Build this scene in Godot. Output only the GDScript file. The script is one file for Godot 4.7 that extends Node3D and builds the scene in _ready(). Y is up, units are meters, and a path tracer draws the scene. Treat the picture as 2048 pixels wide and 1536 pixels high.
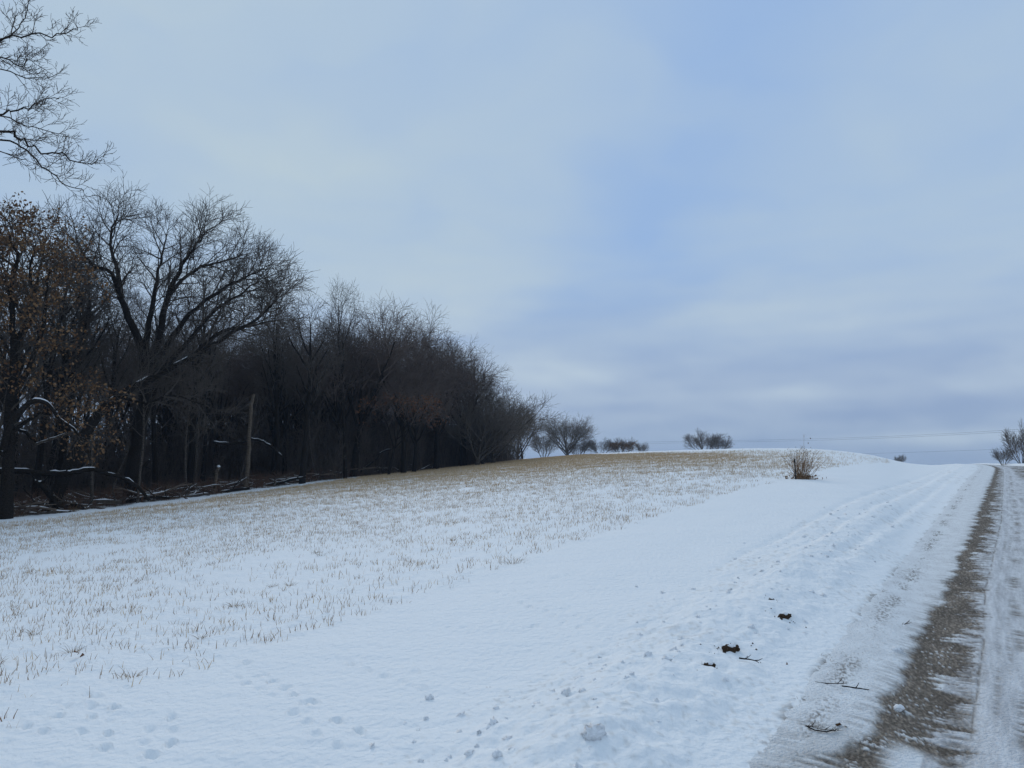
extends Node3D

# ------------------------------------------------------------------ numbers of the place
const TH := 0.584685  # heading of the lane, 33.5 degrees east of the view axis
var rng := RandomNumberGenerator.new()
var d_tab := PackedFloat32Array()
var e_tab := PackedFloat32Array()
var n_big := FastNoiseLite.new()
var n_mid := FastNoiseLite.new()
var n_fine := FastNoiseLite.new()
var n_cell := FastNoiseLite.new()
var used := {}
var M := {}
var prints := []

class Buf:
	var p := PackedVector3Array()
	var n := PackedVector3Array()
	var i := PackedInt32Array()
	var c := PackedColorArray()
	func mesh() -> ArrayMesh:
		var a := []
		a.resize(Mesh.ARRAY_MAX)
		a[Mesh.ARRAY_VERTEX] = p
		a[Mesh.ARRAY_NORMAL] = n
		a[Mesh.ARRAY_INDEX] = i
		if c.size() == p.size() and c.size() > 0:
			a[Mesh.ARRAY_COLOR] = c
		var m := ArrayMesh.new()
		m.add_surface_from_arrays(Mesh.PRIMITIVE_TRIANGLES, a)
		return m

# ------------------------------------------------------------------ small helpers
func V(x: float, y: float, z: float) -> Vector3:
	return Vector3(x, y, z)

func ss(a: float, b: float, x: float) -> float:
	var t := clampf((x - a) / (b - a), 0.0, 1.0)
	return t * t * (3.0 - 2.0 * t)

func rv() -> Vector3:
	return Vector3(rng.randf_range(-1, 1), rng.randf_range(-1, 1), rng.randf_range(-1, 1))

func lin(r: float, g: float, b: float) -> Color:
	return Color(r, g, b).linear_to_srgb()

func numbered(called: String) -> String:
	if not used.has(called):
		used[called] = 0
		return called
	used[called] += 1
	return "%s_%03d" % [called, used[called]]

func tag(o: Node, label: String, category: String, group := "", kind := "") -> void:
	if label: o.set_meta("label", label)
	if category: o.set_meta("category", category)
	if group: o.set_meta("group", group)
	if kind: o.set_meta("kind", kind)

func thing(called: String, label: String, category: String, group := "") -> Node3D:
	var o := Node3D.new()
	o.name = numbered(called)
	add_child(o, true)
	tag(o, label, category, group)
	return o

func obj(called: String, m: Mesh, mat: Material, parent: Node = self) -> MeshInstance3D:
	var o := MeshInstance3D.new()
	o.name = numbered(called) if parent == self else called
	o.mesh = m
	o.material_override = mat
	parent.add_child(o, true)
	return o

func many(called: String, m: Mesh, mat: Material, where: Array, tint: Array, parent: Node) -> MultiMeshInstance3D:
	var mm := MultiMesh.new()
	mm.transform_format = MultiMesh.TRANSFORM_3D
	mm.use_colors = true
	mm.mesh = m
	mm.instance_count = where.size()
	for k in where.size():
		mm.set_instance_transform(k, where[k])
		mm.set_instance_color(k, tint[k])
	var o := MultiMeshInstance3D.new()
	o.name = called
	o.multimesh = mm
	o.material_override = mat
	parent.add_child(o, true)
	return o

func sl(s: float, l: float) -> Vector3:  # lane coordinates: s along, l to the side
	return Vector3(s * sin(TH) + l * cos(TH), 0, -s * cos(TH) + l * sin(TH))

func on_ground(x: float, z: float) -> Vector3:
	return Vector3(x, ground_h(x, z), z)

# ------------------------------------------------------------------ terrain
func make_tables() -> void:
	var da := [[-180, 90], [-60, 90], [-34, 90], [-14, 95], [-7, 100], [0, 100], [5, 95], [15, 88], [21, 85], [26, 78], [29, 72], [33, 75], [45, 78], [60, 80], [180, 90]]
	var ea := [[-180, -0.09], [-110, -0.07], [-60, -0.0308], [-34.3, -0.0188], [-28.3, -0.0109], [-21.4, -0.0003], [-14.5, 0.0117], [-6.7, 0.0223], [-0.9, 0.0311], [4.1, 0.038], [6.8, 0.0419], [10.6, 0.0441], [14.3, 0.0454], [17.8, 0.0465], [21.3, 0.0456], [23.9, 0.0416], [26.1, 0.0354], [27.6, 0.0266], [29.1, 0.0222], [30.5, 0.0228], [32.2, 0.0246], [33.3, 0.0214], [34.6, 0.0209], [45, 0.021], [60, 0.015], [110, -0.03], [180, -0.09]]
	d_tab = table(da)
	e_tab = table(ea)

func table(t: Array) -> PackedFloat32Array:
	var o := PackedFloat32Array()
	o.resize(1441)
	for k in 1441:
		var a := -180.0 + k * 0.25
		for j in t.size() - 1:
			if a <= t[j + 1][0]:
				o[k] = lerpf(t[j][1], t[j + 1][1], (a - t[j][0]) / float(t[j + 1][0] - t[j][0]))
				break
	for pass_no in 3:
		var q := o.duplicate()
		for k in 1441:
			var sum := 0.0
			for j in range(-2, 3):
				sum += o[clampi(k + j, 0, 1440)]
			q[k] = sum / 5.0
		o = q
	return o

func base_h(x: float, z: float) -> float:
	var r := sqrt(x * x + z * z)
	var f := (rad_to_deg(atan2(x, -z)) + 180.0) * 4.0
	var k := clampi(int(f), 0, 1439)
	f -= k
	var dd := lerpf(d_tab[k], d_tab[k + 1], f)
	var e := lerpf(e_tab[k], e_tab[k + 1], f)
	var h := (e + 3.2 / dd) * r - 1.6 / (dd * dd) * r * r
	if h < -3.0:
		h = -3.0 - 2.0 * (1.0 - exp((h + 3.0) * 0.5))
	return h

func wood(x: float, z: float) -> Vector2:  # along the wood's edge, depth into the wood
	var dx := x + 18.62
	var dz := z + 27.25
	var al := 0.324 * dx - 0.946 * dz
	return Vector2(al, -0.946 * dx - 0.324 * dz - 1.2 * sin(PI * clampf(al / 53.6, 0.0, 1.0)))

func lane_shift(s: float) -> float:
	return -pow(maxf(s - 45.0, 0.0), 2.0) / 420.0

func ground_h(x: float, z: float) -> float:
	var s := x * sin(TH) - z * cos(TH)
	var l := x * cos(TH) + z * sin(TH)
	var r := sqrt(x * x + z * z)
	var h := base_h(x, z)
	if r > 170.0:
		return h + n_big.get_noise_2d(x * 0.2, z * 0.2) * 0.3
	var ls := l - lane_shift(s)
	h += n_big.get_noise_2d(x, z) * 0.035 * ss(-1.2, -2.5, ls)
	if l < -4.6 and r < 90.0:
		var f := ss(-4.7, -5.4, l)
		h += f * (n_mid.get_noise_2d(x * 2.2, z * 2.2) * 0.02 + n_mid.get_noise_2d(x * 7.0, z * 7.0) * 0.012)
		var w := wood(x, z)
		if w.y > -1.5 and w.x < 70.0:
			h += ss(-1.0, 2.0, w.y) * (n_mid.get_noise_2d(x, z) * 0.12 + 0.1)
	if l < -2.0 and l > -5.6 and r < 40.0:
		var q := ss(-2.0, -2.7, l) * ss(-5.6, -4.8, l)
		# wind ripples
		h += q * (n_mid.get_noise_2d(x * 0.9 + z * 0.25, z * 5.5 - x * 1.4) * 0.009 + n_fine.get_noise_2d(x * 1.2, z * 6.5 - x * 1.6) * 0.004)
	if ls > -3.0 and ls < -0.8:
		var amp := lerpf(0.1, 0.04, ss(6.0, 14.0, s)) * (1.0 + 0.5 * n_big.get_noise_2d(s * 3.0, 7.0))
		var g := exp(-pow((ls + 1.85) / 0.42, 2.0))
		h += g * amp
		var lump := ss(-2.95, -2.2, ls) * ss(-1.15, -1.5, ls) * lerpf(1.0, 0.35, ss(8.0, 20.0, s))
		h += lump * (absf(n_cell.get_noise_2d(x * 4.0, z * 4.0)) * 0.028 - 0.01 + n_mid.get_noise_2d(x * 3.0, z * 3.0) * 0.035 + n_fine.get_noise_2d(x * 7.0, z * 7.0) * 0.009)
		if s > 6.0:
			var rut := ss(6.0, 11.0, s) * 0.032 * (1.0 + 0.7 * n_mid.get_noise_2d(s * 0.5, ls))
			for c in [-2.62, -2.12, -1.62]:
				h -= rut * exp(-pow((ls - c + 0.05 * n_big.get_noise_2d(s * 0.6, c)) / 0.09, 2.0))
				h += rut * 0.4 * exp(-pow((ls - c - 0.17) / 0.08, 2.0))
	# the verge sinks under the lane's own sheet
	var edge := -1.0 + 0.09 * n_mid.get_noise_2d(s * 2.0, 3.0) + 0.05 * n_fine.get_noise_2d(s * 4.0, 9.0)
	h += 0.03 - 0.022 * ss(-1.75, -1.15, ls) * ss(3.6, 3.2, ls)
	if ls > -1.5:
		h -= 0.1 * ss(edge - 0.16, edge + 0.5, ls) * ss(3.1, 2.6, ls)
	if ls > 2.2 and ls < 5.0:
		h += 0.18 * exp(-pow((ls - 3.4) / 0.5, 2.0)) + n_mid.get_noise_2d(x * 5.0, z * 5.0) * 0.03 * ss(2.7, 3.1, ls)
	if r < 10.0 and l < -2.3 and l > -6.0:
		for f in prints:
			var dx: float = x - f[0]
			var dz: float = z - f[1]
			if absf(dx) < 0.3 and absf(dz) < 0.3:
				var u: float = (dx * f[2] + dz * f[3]) / f[4]
				var v: float = (-dx * f[3] + dz * f[2]) / f[5]
				var q := u * u + v * v
				h += f[6] * (-exp(-q * q) + 0.22 * exp(-pow(q - 2.4, 2.0) * 1.2))
	return h

func make_prints() -> void:
	var trails := [[2.95, -5.3, 2.3, -4.3, 0.05], [2.75, -5.45, 2.1, -4.75, 0.045], [3.72, -5.0, 3.25, -3.75, 0.04], [3.25, -3.75, 2.95, -2.9, 0.045], [3.55, -4.6, 3.3, -3.6, 0.03], [6.55, -4.5, 5.4, -2.8, 0.03], [2.75, -4.4, 2.35, -3.7, 0.04], [4.2, -4.4, 3.9, -3.2, 0.025]]
	for t in trails:
		var a := sl(t[0], t[1])
		var b := sl(t[2], t[3])
		var d := (b - a).normalized()
		var n := int(a.distance_to(b) / 0.11)
		for k in n + 1:
			if rng.randf() < 0.12: continue
			var p := a.lerp(b, k / float(n)) + Vector3(-d.z, 0, d.x) * (0.075 * (1 if k % 2 else -1) + rng.randf_range(-0.03, 0.03))
			var q := d.rotated(Vector3.UP, rng.randf_range(-0.4, 0.4))
			prints.append([p.x, p.z, q.x, q.z, rng.randf_range(0.03, 0.06), rng.randf_range(0.018, 0.03), t[4] * rng.randf_range(0.3, 1.0)])
	for k in 14:  # thin scuffs in the crust
		var p := sl(rng.randf_range(5.0, 7.4), rng.randf_range(-4.9, -3.3))
		prints.append([p.x, p.z, cos(0.25), sin(0.25), rng.randf_range(0.06, 0.14), 0.016, rng.randf_range(0.012, 0.025)])

func build_ground() -> void:
	var ang := PackedFloat32Array()
	var a := -180.0
	while a < 180.0:
		ang.append(a)
		a += 0.17 if a > -48.0 and a < 56.0 else 3.0
	ang.append(180.0)
	var rad := PackedFloat32Array([0.0])
	var r := 0.5
	while r < 4200.0:
		rad.append(r)
		r *= 1.05 if r < 3.0 else (1.0075 if r < 25.0 else (1.012 if r < 130.0 else 1.08))
	var na := ang.size()
	var nr := rad.size()
	var b := Buf.new()
	b.p.resize(na * nr)
	b.n.resize(na * nr)
	b.c.resize(na * nr)
	var sn := PackedFloat32Array()
	var cs := PackedFloat32Array()
	for q in ang:
		sn.append(sin(deg_to_rad(q)))
		cs.append(-cos(deg_to_rad(q)))
	for j in nr:
		for i in na:
			var x := rad[j] * sn[i]
			var z := rad[j] * cs[i]
			var at := j * na + i
			b.p[at] = Vector3(x, ground_h(x, z), z)
			b.c[at] = ground_color(x, z)
	for j in nr:
		for i in na:
			var du := b.p[j * na + mini(i + 1, na - 1)] - b.p[j * na + maxi(i - 1, 0)]
			var dr := b.p[mini(j + 1, nr - 1) * na + i] - b.p[maxi(j - 1, 0) * na + i]
			var nn := dr.cross(du)
			b.n[j * na + i] = (nn if nn.y > 0.0 else -nn).normalized() if nn.length_squared() > 1e-14 else Vector3.UP
	for j in nr - 1:
		for i in na - 1:
			var p0 := j * na + i
			b.i.append_array(PackedInt32Array([p0, p0 + na, p0 + 1, p0 + 1, p0 + na, p0 + na + 1]))
	# clockwise from above
	var t0 := (b.p[b.i[6 * na * 40 + 2]] - b.p[b.i[6 * na * 40]]).cross(b.p[b.i[6 * na * 40 + 1]] - b.p[b.i[6 * na * 40]])
	if t0.y < 0.0:
		for k in range(0, b.i.size(), 3):
			var q := b.i[k]
			b.i[k] = b.i[k + 1]
			b.i[k + 1] = q
	var o := obj("snowy_ground", b.mesh(), M.snow)
	tag(o, "snow covered rising field with a plowed bank beside the lane", "", "", "structure")

func ground_color(x: float, z: float) -> Color:
	var snow := Color(0.855, 0.872, 0.875)
	var w := wood(x, z)
	if w.y > -0.8 and w.y < 45.0 and w.x < 66.0 and w.x > -80.0:
		var q := n_mid.get_noise_2d(x * 0.9, z * 0.9) + 0.5 * n_mid.get_noise_2d(x * 3.0, z * 3.0)
		var litter := Color(0.05, 0.036, 0.026).lerp(Color(0.1, 0.06, 0.04), clampf(0.5 + n_fine.get_noise_2d(x * 4.0, z * 4.0), 0, 1))
		var cover := maxf(ss(-0.1, 0.25, q - 0.12 - 0.1 * ss(2.0, 8.0, w.y)), ss(0.4, -0.5, w.y + q * 0.8))
		return litter.lerp(snow, cover)
	if x * x + z * z > 40000.0:
		return snow.lerp(Color(0.3, 0.27, 0.22), 0.4 * ss(-0.2, 0.4, n_big.get_noise_2d(x * 0.05, z * 0.05)))
	var s := x * sin(TH) - z * cos(TH)
	var l := x * cos(TH) + z * sin(TH) - lane_shift(s)
	if l > -2.7 and l < -0.7:  # soil thrown up by the plow
		var q := n_fine.get_noise_2d(x * 14.0, z * 14.0) + 0.5 * n_big.get_noise_2d(x * 2.0, z * 2.0)
		snow = snow.lerp(Color(0.6, 0.585, 0.56), 0.55 * ss(0.3, 0.75, q))
		var e := ss(-1.14, -1.04, l) * ss(0.08, 0.4, n_mid.get_noise_2d(s * 1.1, 4.0) + 0.7 * n_fine.get_noise_2d(x * 9.0, z * 9.0))
		snow = snow.lerp(Color(0.13, 0.1, 0.075), 0.8 * e)
	return snow

func tab(t: Array, x: float) -> float:
	for j in t.size() - 1:
		if x <= t[j + 1][0]:
			return lerpf(t[j][1], t[j + 1][1], clampf((x - t[j][0]) / float(t[j + 1][0] - t[j][0]), 0.0, 1.0))
	return t[-1][1]

func lane_look(s: float, l: float, left: float, right: float) -> Array:
	var wob := n_mid.get_noise_2d(s * 2.0, l * 1.5)
	var jag := n_mid.get_noise_2d(s * 14.0, l * 2.2 + 40.0) + 0.5 * n_fine.get_noise_2d(s * 22.0, l * 4.0)
	var fine := n_fine.get_noise_2d(s * 24.0, l * 30.0)
	var gr := clampf(0.5 + 0.9 * n_fine.get_noise_2d(s * 40.0 + 9.0, l * 40.0), 0.0, 1.0)
	var gravel := Color(0.115, 0.095, 0.076).lerp(Color(0.33, 0.275, 0.22), gr * gr)
	gravel *= lerpf(0.72, 1.2, clampf(0.5 + 0.8 * n_mid.get_noise_2d(s * 1.6 + 30.0, l * 4.0), 0, 1))
	gravel.a = 1.0
	var verge := Color(0.74, 0.75, 0.755).lerp(Color(0.85, 0.865, 0.87), clampf(0.6 + 0.9 * n_mid.get_noise_2d(s * 3.0, l * 5.0), 0, 1))
	var packed := Color(0.53, 0.53, 0.54).lerp(Color(0.77, 0.775, 0.785), clampf(0.5 + 0.7 * n_mid.get_noise_2d(s * 1.0, l * 9.0) + 0.45 * n_fine.get_noise_2d(s * 2.6, l * 38.0) + 0.35 * fine + 0.3 * jag, 0, 1))
	var cl := ss(0.06, -0.03, l - left - 0.02 + wob * 0.09 + jag * 0.012 + fine * 0.02)
	var streak := 1.0 - ss(0.1, 0.45, l - right)
	var cr := ss(-0.05, 0.05, l - right - 0.02 + jag * 0.11 * streak + wob * 0.16 + n_mid.get_noise_2d(s * 6.0, l * 3.0 + 9.0) * 0.07 + fine * 0.05)
	var speck := ss(0.1, 0.45, fine * 0.8 + 0.5 * jag + 0.5 * n_mid.get_noise_2d(s * 5.0, l * 6.0) - 0.2 - 0.25 * ss(4.4, 8.0, s)) * 0.8
	speck = maxf(speck, ss(4.35, 4.15, s + wob * 0.1) * ss(-0.62, -0.5, l + jag * 0.05) * ss(-0.32, -0.38, l + jag * 0.05))
	# thin dust of snow at the near end
	if s < 4.3:
		cl *= 0.75 + 0.25 * ss(-0.1, 0.3, jag)
	var cover := maxf(maxf(cl, cr), speck)
	if s < 4.6: cover = maxf(cover, ss(-0.66, -0.85, l) * clampf(0.55 + 0.9 * jag + 0.5 * wob, 0.0, 1.0) * ss(4.6, 4.2, s))
	var snowy := packed if l > right - 0.05 else verge
	if l <= left + 0.05:
		var dirt := ss(0.22, 0.6, fine + 0.3 * jag) * 0.28 * ss(-1.2, -0.8, l)
		snowy = snowy.lerp(Color(0.36, 0.33, 0.3), dirt)
		snowy = snowy.lerp(Color(0.45, 0.44, 0.43), 0.6 * ss(left - 0.12, left, l) * ss(-0.2, 0.4, jag))
		var gl := -0.93 + 0.05 * wob
		var clump := ss(0.0, 0.35, n_mid.get_noise_2d(s * 1.1, 4.0) + 0.35 * fine)
		snowy = snowy.lerp(Color(0.13, 0.1, 0.075), 0.75 * clump * exp(-pow((l - gl) / 0.06, 2.0)) * ss(-0.2, 0.3, fine))
	else:
		# tyre marks along the lane
		var groove := exp(-pow((l - right - 0.13 - 0.01 * wob) / 0.009, 2.0)) * ss(-0.35, 0.1, n_mid.get_noise_2d(s * 2.5, 77.0)) * ss(4.2, 4.5, s)
		var tread := exp(-pow((l - right - 0.36) / 0.05, 2.0)) * ss(-0.25, 0.25, n_mid.get_noise_2d(s * 0.9, 12.0)) * ss(-0.3, 0.2, jag)
		tread = maxf(tread, exp(-pow((l - right - 0.07) / 0.075, 2.0)) * ss(-0.05, 0.25, jag))
		for c in [0.23, 0.29, 0.52, 0.68, 1.5, 1.66]:
			tread = maxf(tread, 0.7 * exp(-pow((l - right - c) / (0.02 if c < 0.4 else 0.06), 2.0)) * ss(-0.2, 0.3, jag) * ss(-0.3, 0.3, n_mid.get_noise_2d(s * 0.7, c * 30.0)))
		cover *= 1.0 - maxf(groove * 0.8, tread * 0.75)
	if s > 30.0 and l > 0.3:
		var q := ss(0.35, 0.55, l + 0.1 * wob) * ss(30.0, 36.0, s) * ss(-0.3, 0.1, jag + wob)
		return [snowy.lerp(Color(0.16, 0.13, 0.1), q), 1.0 - q]
	return [gravel.lerp(snowy, cover), cover]

func build_lane() -> void:
	var tl := [[0, -1.3], [3.5, -1.1], [4.1, -0.78], [4.9, -0.7], [6.3, -0.68], [9.3, -0.61], [14, -0.52], [36, -0.4], [120, -0.35]]
	var tr := [[0, -0.42], [4.2, -0.38], [6.4, -0.35], [8.8, -0.37], [11.7, -0.31], [15.9, -0.23], [38, -0.14], [120, -0.1]]
	var rows := PackedFloat32Array()
	var s := -14.0
	while s < 118.0:
		rows.append(s)
		s += 0.25 if s < 2.6 else maxf(0.018, s * 0.0045)
	var cols := PackedFloat32Array()
	var l := -1.26
	while l < 2.9:
		cols.append(l)
		l += 0.009 if l < 0.28 else 0.035
	var b := Buf.new()
	var nc := cols.size()
	b.p.resize(nc * rows.size())
	b.n.resize(nc * rows.size())
	b.c.resize(nc * rows.size())
	for j in rows.size():
		var sh := lane_shift(rows[j])
		var left := tab(tl, rows[j])
		var right := tab(tr, rows[j])
		for i in nc:
			var q := sl(rows[j], cols[i] + sh)
			var look := lane_look(rows[j], cols[i], left, right)
			var bump: float = look[1] * 0.008 + n_fine.get_noise_2d(q.x * 20.0, q.z * 20.0) * 0.003 - 0.03 * ss(-1.05, -1.25, cols[i]) - 0.02 * ss(2.6, 2.9, cols[i])
			b.p[j * nc + i] = V(q.x, base_h(q.x, q.z) + bump, q.z)
			b.c[j * nc + i] = look[0]
	for j in rows.size():
		for i in nc:
			var du := b.p[j * nc + mini(i + 1, nc - 1)] - b.p[j * nc + maxi(i - 1, 0)]
			var dr := b.p[mini(j + 1, rows.size() - 1) * nc + i] - b.p[maxi(j - 1, 0) * nc + i]
			b.n[j * nc + i] = du.cross(dr).normalized()
	for j in rows.size() - 1:
		for i in nc - 1:
			var p0 := j * nc + i
			b.i.append_array(PackedInt32Array([p0, p0 + nc, p0 + 1, p0 + 1, p0 + nc, p0 + nc + 1]))
	var o := obj("gravel_lane", b.mesh(), M.lane)
	tag(o, "grey gravel lane half covered by packed snow with tyre marks", "", "", "structure")

# ------------------------------------------------------------------ shapes
func tube(b: Buf, pts: Array, rads: Array, sides: int, closed := true) -> void:
	var n := pts.size()
	var u := Vector3.ZERO
	var first := b.p.size()
	for k in n:
		var t: Vector3 = ((pts[mini(k + 1, n - 1)] - pts[maxi(k - 1, 0)]) as Vector3).normalized()
		if k == 0:
			u = t.cross(Vector3.RIGHT if absf(t.x) < 0.8 else Vector3.UP).normalized()
		else:
			u = (u - t * t.dot(u)).normalized()
		var v := t.cross(u)
		for j in sides:
			var a := TAU * j / sides
			var d := u * cos(a) + v * sin(a)
			b.p.append(pts[k] + d * rads[k])
			b.n.append(d)
	for k in n - 1:
		for j in sides:
			var a := first + k * sides + j
			var c := first + k * sides + (j + 1) % sides
			b.i.append_array(PackedInt32Array([a, a + sides, c, c, a + sides, c + sides]))
	if closed:
		for e in [0, n - 1]:
			if rads[e] < 0.012: continue
			var mid := b.p.size()
			var out: Vector3 = ((pts[0] - pts[1]) if e == 0 else (pts[n - 1] - pts[n - 2])).normalized()
			b.p.append(pts[e])
			b.n.append(out)
			for j in sides:
				b.p.append(b.p[first + e * sides + j])
				b.n.append(out)
			for j in sides:
				var a := mid + 1 + j
				var c := mid + 1 + (j + 1) % sides
				b.i.append_array(PackedInt32Array([mid, a, c] if e == 0 else [mid, c, a]))

func ribbon(b: Buf, p: Vector3, d: Vector3, length: float, w: float, bend: Vector3, segs := 2) -> void:
	var side := d.cross(Vector3(rng.randf_range(-1, 1), 0.1, rng.randf_range(-1, 1))).normalized() * w * 0.5
	if side.cross(d).y < 0: side = -side
	var nn := side.cross(d).normalized()
	var first := b.p.size()
	var q := p
	for k in segs + 1:
		var t := k / float(segs)
		var ww := 1.0 - 0.75 * t
		b.p.append(q - side * ww)
		b.p.append(q + side * ww)
		b.n.append(nn)
		b.n.append(nn)
		d = (d + bend / segs).normalized()
		q += d * length / segs
	for k in segs:
		var a := first + 2 * k
		b.i.append_array(PackedInt32Array([a, a + 2, a + 1, a + 1, a + 2, a + 3]))

func smooth(pts: Array, per := 4) -> Array:
	var o := []
	var n := pts.size()
	for k in n - 1:
		var p0: Vector3 = pts[maxi(k - 1, 0)]
		var p1: Vector3 = pts[k]
		var p2: Vector3 = pts[k + 1]
		var p3: Vector3 = pts[mini(k + 2, n - 1)]
		for j in per:
			o.append(p1.cubic_interpolate(p2, p0, p3, j / float(per)))
	o.append(pts[n - 1])
	return o

func lump(size: Vector3, rough: float, sides := 10, rings := 7, seed_at := 0.0) -> Buf:
	var b := Buf.new()
	for j in rings + 1:
		var t := PI * j / rings
		for i in sides:
			var a := TAU * i / sides
			var d := V(sin(t) * cos(a), cos(t), sin(t) * sin(a))
			var k := 1.0 + rough * n_mid.get_noise_3d(d.x * 1.4 + seed_at, d.y * 1.4, d.z * 1.4) * 1.6
			b.p.append(d * size * k)
			b.n.append(d)
	for j in rings:
		for i in sides:
			var p0 := j * sides + i
			var p1 := j * sides + (i + 1) % sides
			b.i.append_array(PackedInt32Array([p0, p0 + sides, p1, p1, p0 + sides, p1 + sides]))
	return b

# ------------------------------------------------------------------ trees
var tb: Buf  # trunk and limbs
var cb: Buf  # twigs
var tips := []
var sp := {}

func start_tree(species: Dictionary) -> void:
	tb = Buf.new()
	cb = Buf.new()
	tips = []
	sp = species

func grow(p: Vector3, d: Vector3, length: float, r: float, lv: int) -> void:
	var segs: int = sp.seg[lv]
	var last: bool = lv == sp.seg.size() - 1
	var pts := [p]
	var rads := [r]
	var step := length / segs
	var wig: float = sp.wig[lv]
	var trop: float = sp.trop[lv]
	var taper: float = 0.35 if lv > 0 else 0.3
	for k in segs:
		d = (d + rv() * wig + Vector3.UP * trop).normalized()
		p += d * step
		pts.append(p)
		rads.append(maxf(r * lerpf(1.0, taper, (k + 1.0) / segs), sp.rmin * 0.7))
	tube(tb if lv <= sp.limbs else cb, pts, rads, [9, 6, 4, 3, 3, 3][mini(lv + sp.get("thin", 0), 5)], lv == 0)
	if last:
		tips.append(p)
		return
	spawn(pts, rads, length, lv)

func spawn(pts: Array, rads: Array, length: float, lv: int) -> void:
	var segs := pts.size() - 1
	var n := int(round(sp.n[lv] * rng.randf_range(0.8, 1.2)))
	var t0: float = sp.t0[lv]
	var az := rng.randf() * TAU
	for k in n:
		var t: float = clampf(lerpf(t0, 1.0, (k + rng.randf()) / n), 0.0, 0.999)
		if k == n - 1: t = 0.98
		var f := t * segs
		var at := int(f)
		var q: Vector3 = (pts[at] as Vector3).lerp(pts[at + 1], f - at)
		var dir: Vector3 = (pts[at + 1] - pts[at]).normalized()
		var ang := deg_to_rad(sp.ang[lv] * rng.randf_range(0.7, 1.3)) * (0.45 if t > 0.95 else 1.0)
		az += 2.4 + rng.randf_range(-0.5, 0.5)
		var side := dir.cross(Vector3.UP if absf(dir.y) < 0.95 else Vector3.RIGHT).normalized().rotated(dir, az)
		var cd := (dir * cos(ang) + side * sin(ang)).normalized()
		var clen: float = sp.len[lv + 1] * (1.15 - sp.get("shrink", 0.55) * t) * rng.randf_range(0.65, 1.2)
		if lv > 0: clen = minf(clen, length * 0.95)
		var cr: float = minf(lerpf(rads[at], rads[at + 1], f - at) * 0.8, sp.rad[lv + 1] * rng.randf_range(0.75, 1.2))
		grow(q, cd, clen, maxf(cr, sp.rmin), lv + 1)

func limb(pts: Array, r0: float, r1: float, lv: int, sides := 7) -> void:
	var c := smooth(pts, 4)
	var rads := []
	var length := 0.0
	for k in c.size():
		if k > 0:
			length += (c[k] - c[k - 1]).length()
			if k < c.size() - 1: c[k] += rv() * minf(length * 0.012, 0.07)
		rads.append(lerpf(r0, r1, pow(k / float(c.size() - 1), 0.8)))
	tube(tb, c, rads, sides)
	if lv >= 0:
		var keep: float = sp.n[lv]
		sp.n[lv] = keep * length
		spawn(c, rads, 99.0, lv)
		sp.n[lv] = keep

func leaf(b: Buf, p: Vector3, size: float) -> void:
	var d := (rv() + V(0, -0.6, 0)).normalized()
	var s := d.cross(rv()).normalized()
	var n := s.cross(d).normalized()
	var first := b.p.size()
	var tone := Color(0.1, 0.05, 0.025).lerp(Color(0.27, 0.16, 0.082), pow(rng.randf(), 1.2))
	for q in [p, p + d * size * 0.55 + s * size * 0.36 + n * size * 0.12, p + d * size, p + d * size * 0.5 - s * size * 0.36 + n * size * 0.12]:
		b.p.append(q)
		b.n.append(n)
		b.c.append(tone)
	b.i.append_array(PackedInt32Array([first, first + 2, first + 1, first, first + 3, first + 2]))

func leaves_at(spots: Array, share: float, each: int, spread: float, size: float) -> Buf:
	var b := Buf.new()
	for t in spots:
		if rng.randf() < share:
			for k in rng.randi_range(1, each):
				leaf(b, t + rv() * spread, size * rng.randf_range(0.6, 1.2))
	return b

func finish_tree(o: Node3D, bark: Material, twig: Material) -> Node3D:
	var top := 0.0
	for v in cb.p: top = maxf(top, v.y)
	obj("trunk", tb.mesh(), bark, o)
	if cb.p.size(): obj("crown", cb.mesh(), twig, o)
	o.set_meta("height", top)
	var mid := Vector3.ZERO
	var many_v := 0
	for v in cb.p:
		if v.y > top * 0.85:
			mid += v
			many_v += 1
	mid = mid / maxi(many_v, 1)
	o.set_meta("crown_at", V(mid.x, 0, mid.z))
	return o

func proto(species: Dictionary, seed_no: int, bark: Material, twig: Material) -> Node3D:
	rng.seed = seed_no
	start_tree(species)
	var stems: int = species.get("stems", 1)
	for k in stems:
		var a := TAU * k / stems + rng.randf_range(-0.4, 0.4)
		var lean: float = species.get("lean", 0.06) * rng.randf_range(0.5, 1.2)
		grow(V(cos(a), 0, sin(a)) * species.get("foot", 0.0) + V(0, -0.15, 0), V(cos(a) * lean, 1, sin(a) * lean).normalized(), species.len[0] * rng.randf_range(0.85, 1.1), species.rad[0] * rng.randf_range(0.8, 1.1), 0)
	var o := Node3D.new()
	return finish_tree(o, bark, twig)

func plant(src: Node3D, x: float, z: float, height: float, turn: float, called: String, label: String, category: String, group := "", lean := 0.0, wide := 1.0) -> Node3D:
	var o: Node3D = src.duplicate()
	for k in o.get_meta_list(): o.remove_meta(k)
	o.name = numbered(called)
	add_child(o, true)
	var q: float = height / src.get_meta("height")
	o.basis = Basis(Vector3.FORWARD, lean) * Basis(Vector3.UP, turn) * Basis.from_scale(V(q * wide, q, q * wide))
	# a tree leans from its foot; its crown stands over the given place
	var over: Vector3 = o.basis * ((src.get_meta("crown_at") as Vector3) + V(0, src.get_meta("height") * 0.9, 0))
	x -= over.x
	z -= over.z
	o.position = V(x, base_h(x, z) + 0.02, z)
	tag(o, label, category, group)
	return o

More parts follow.
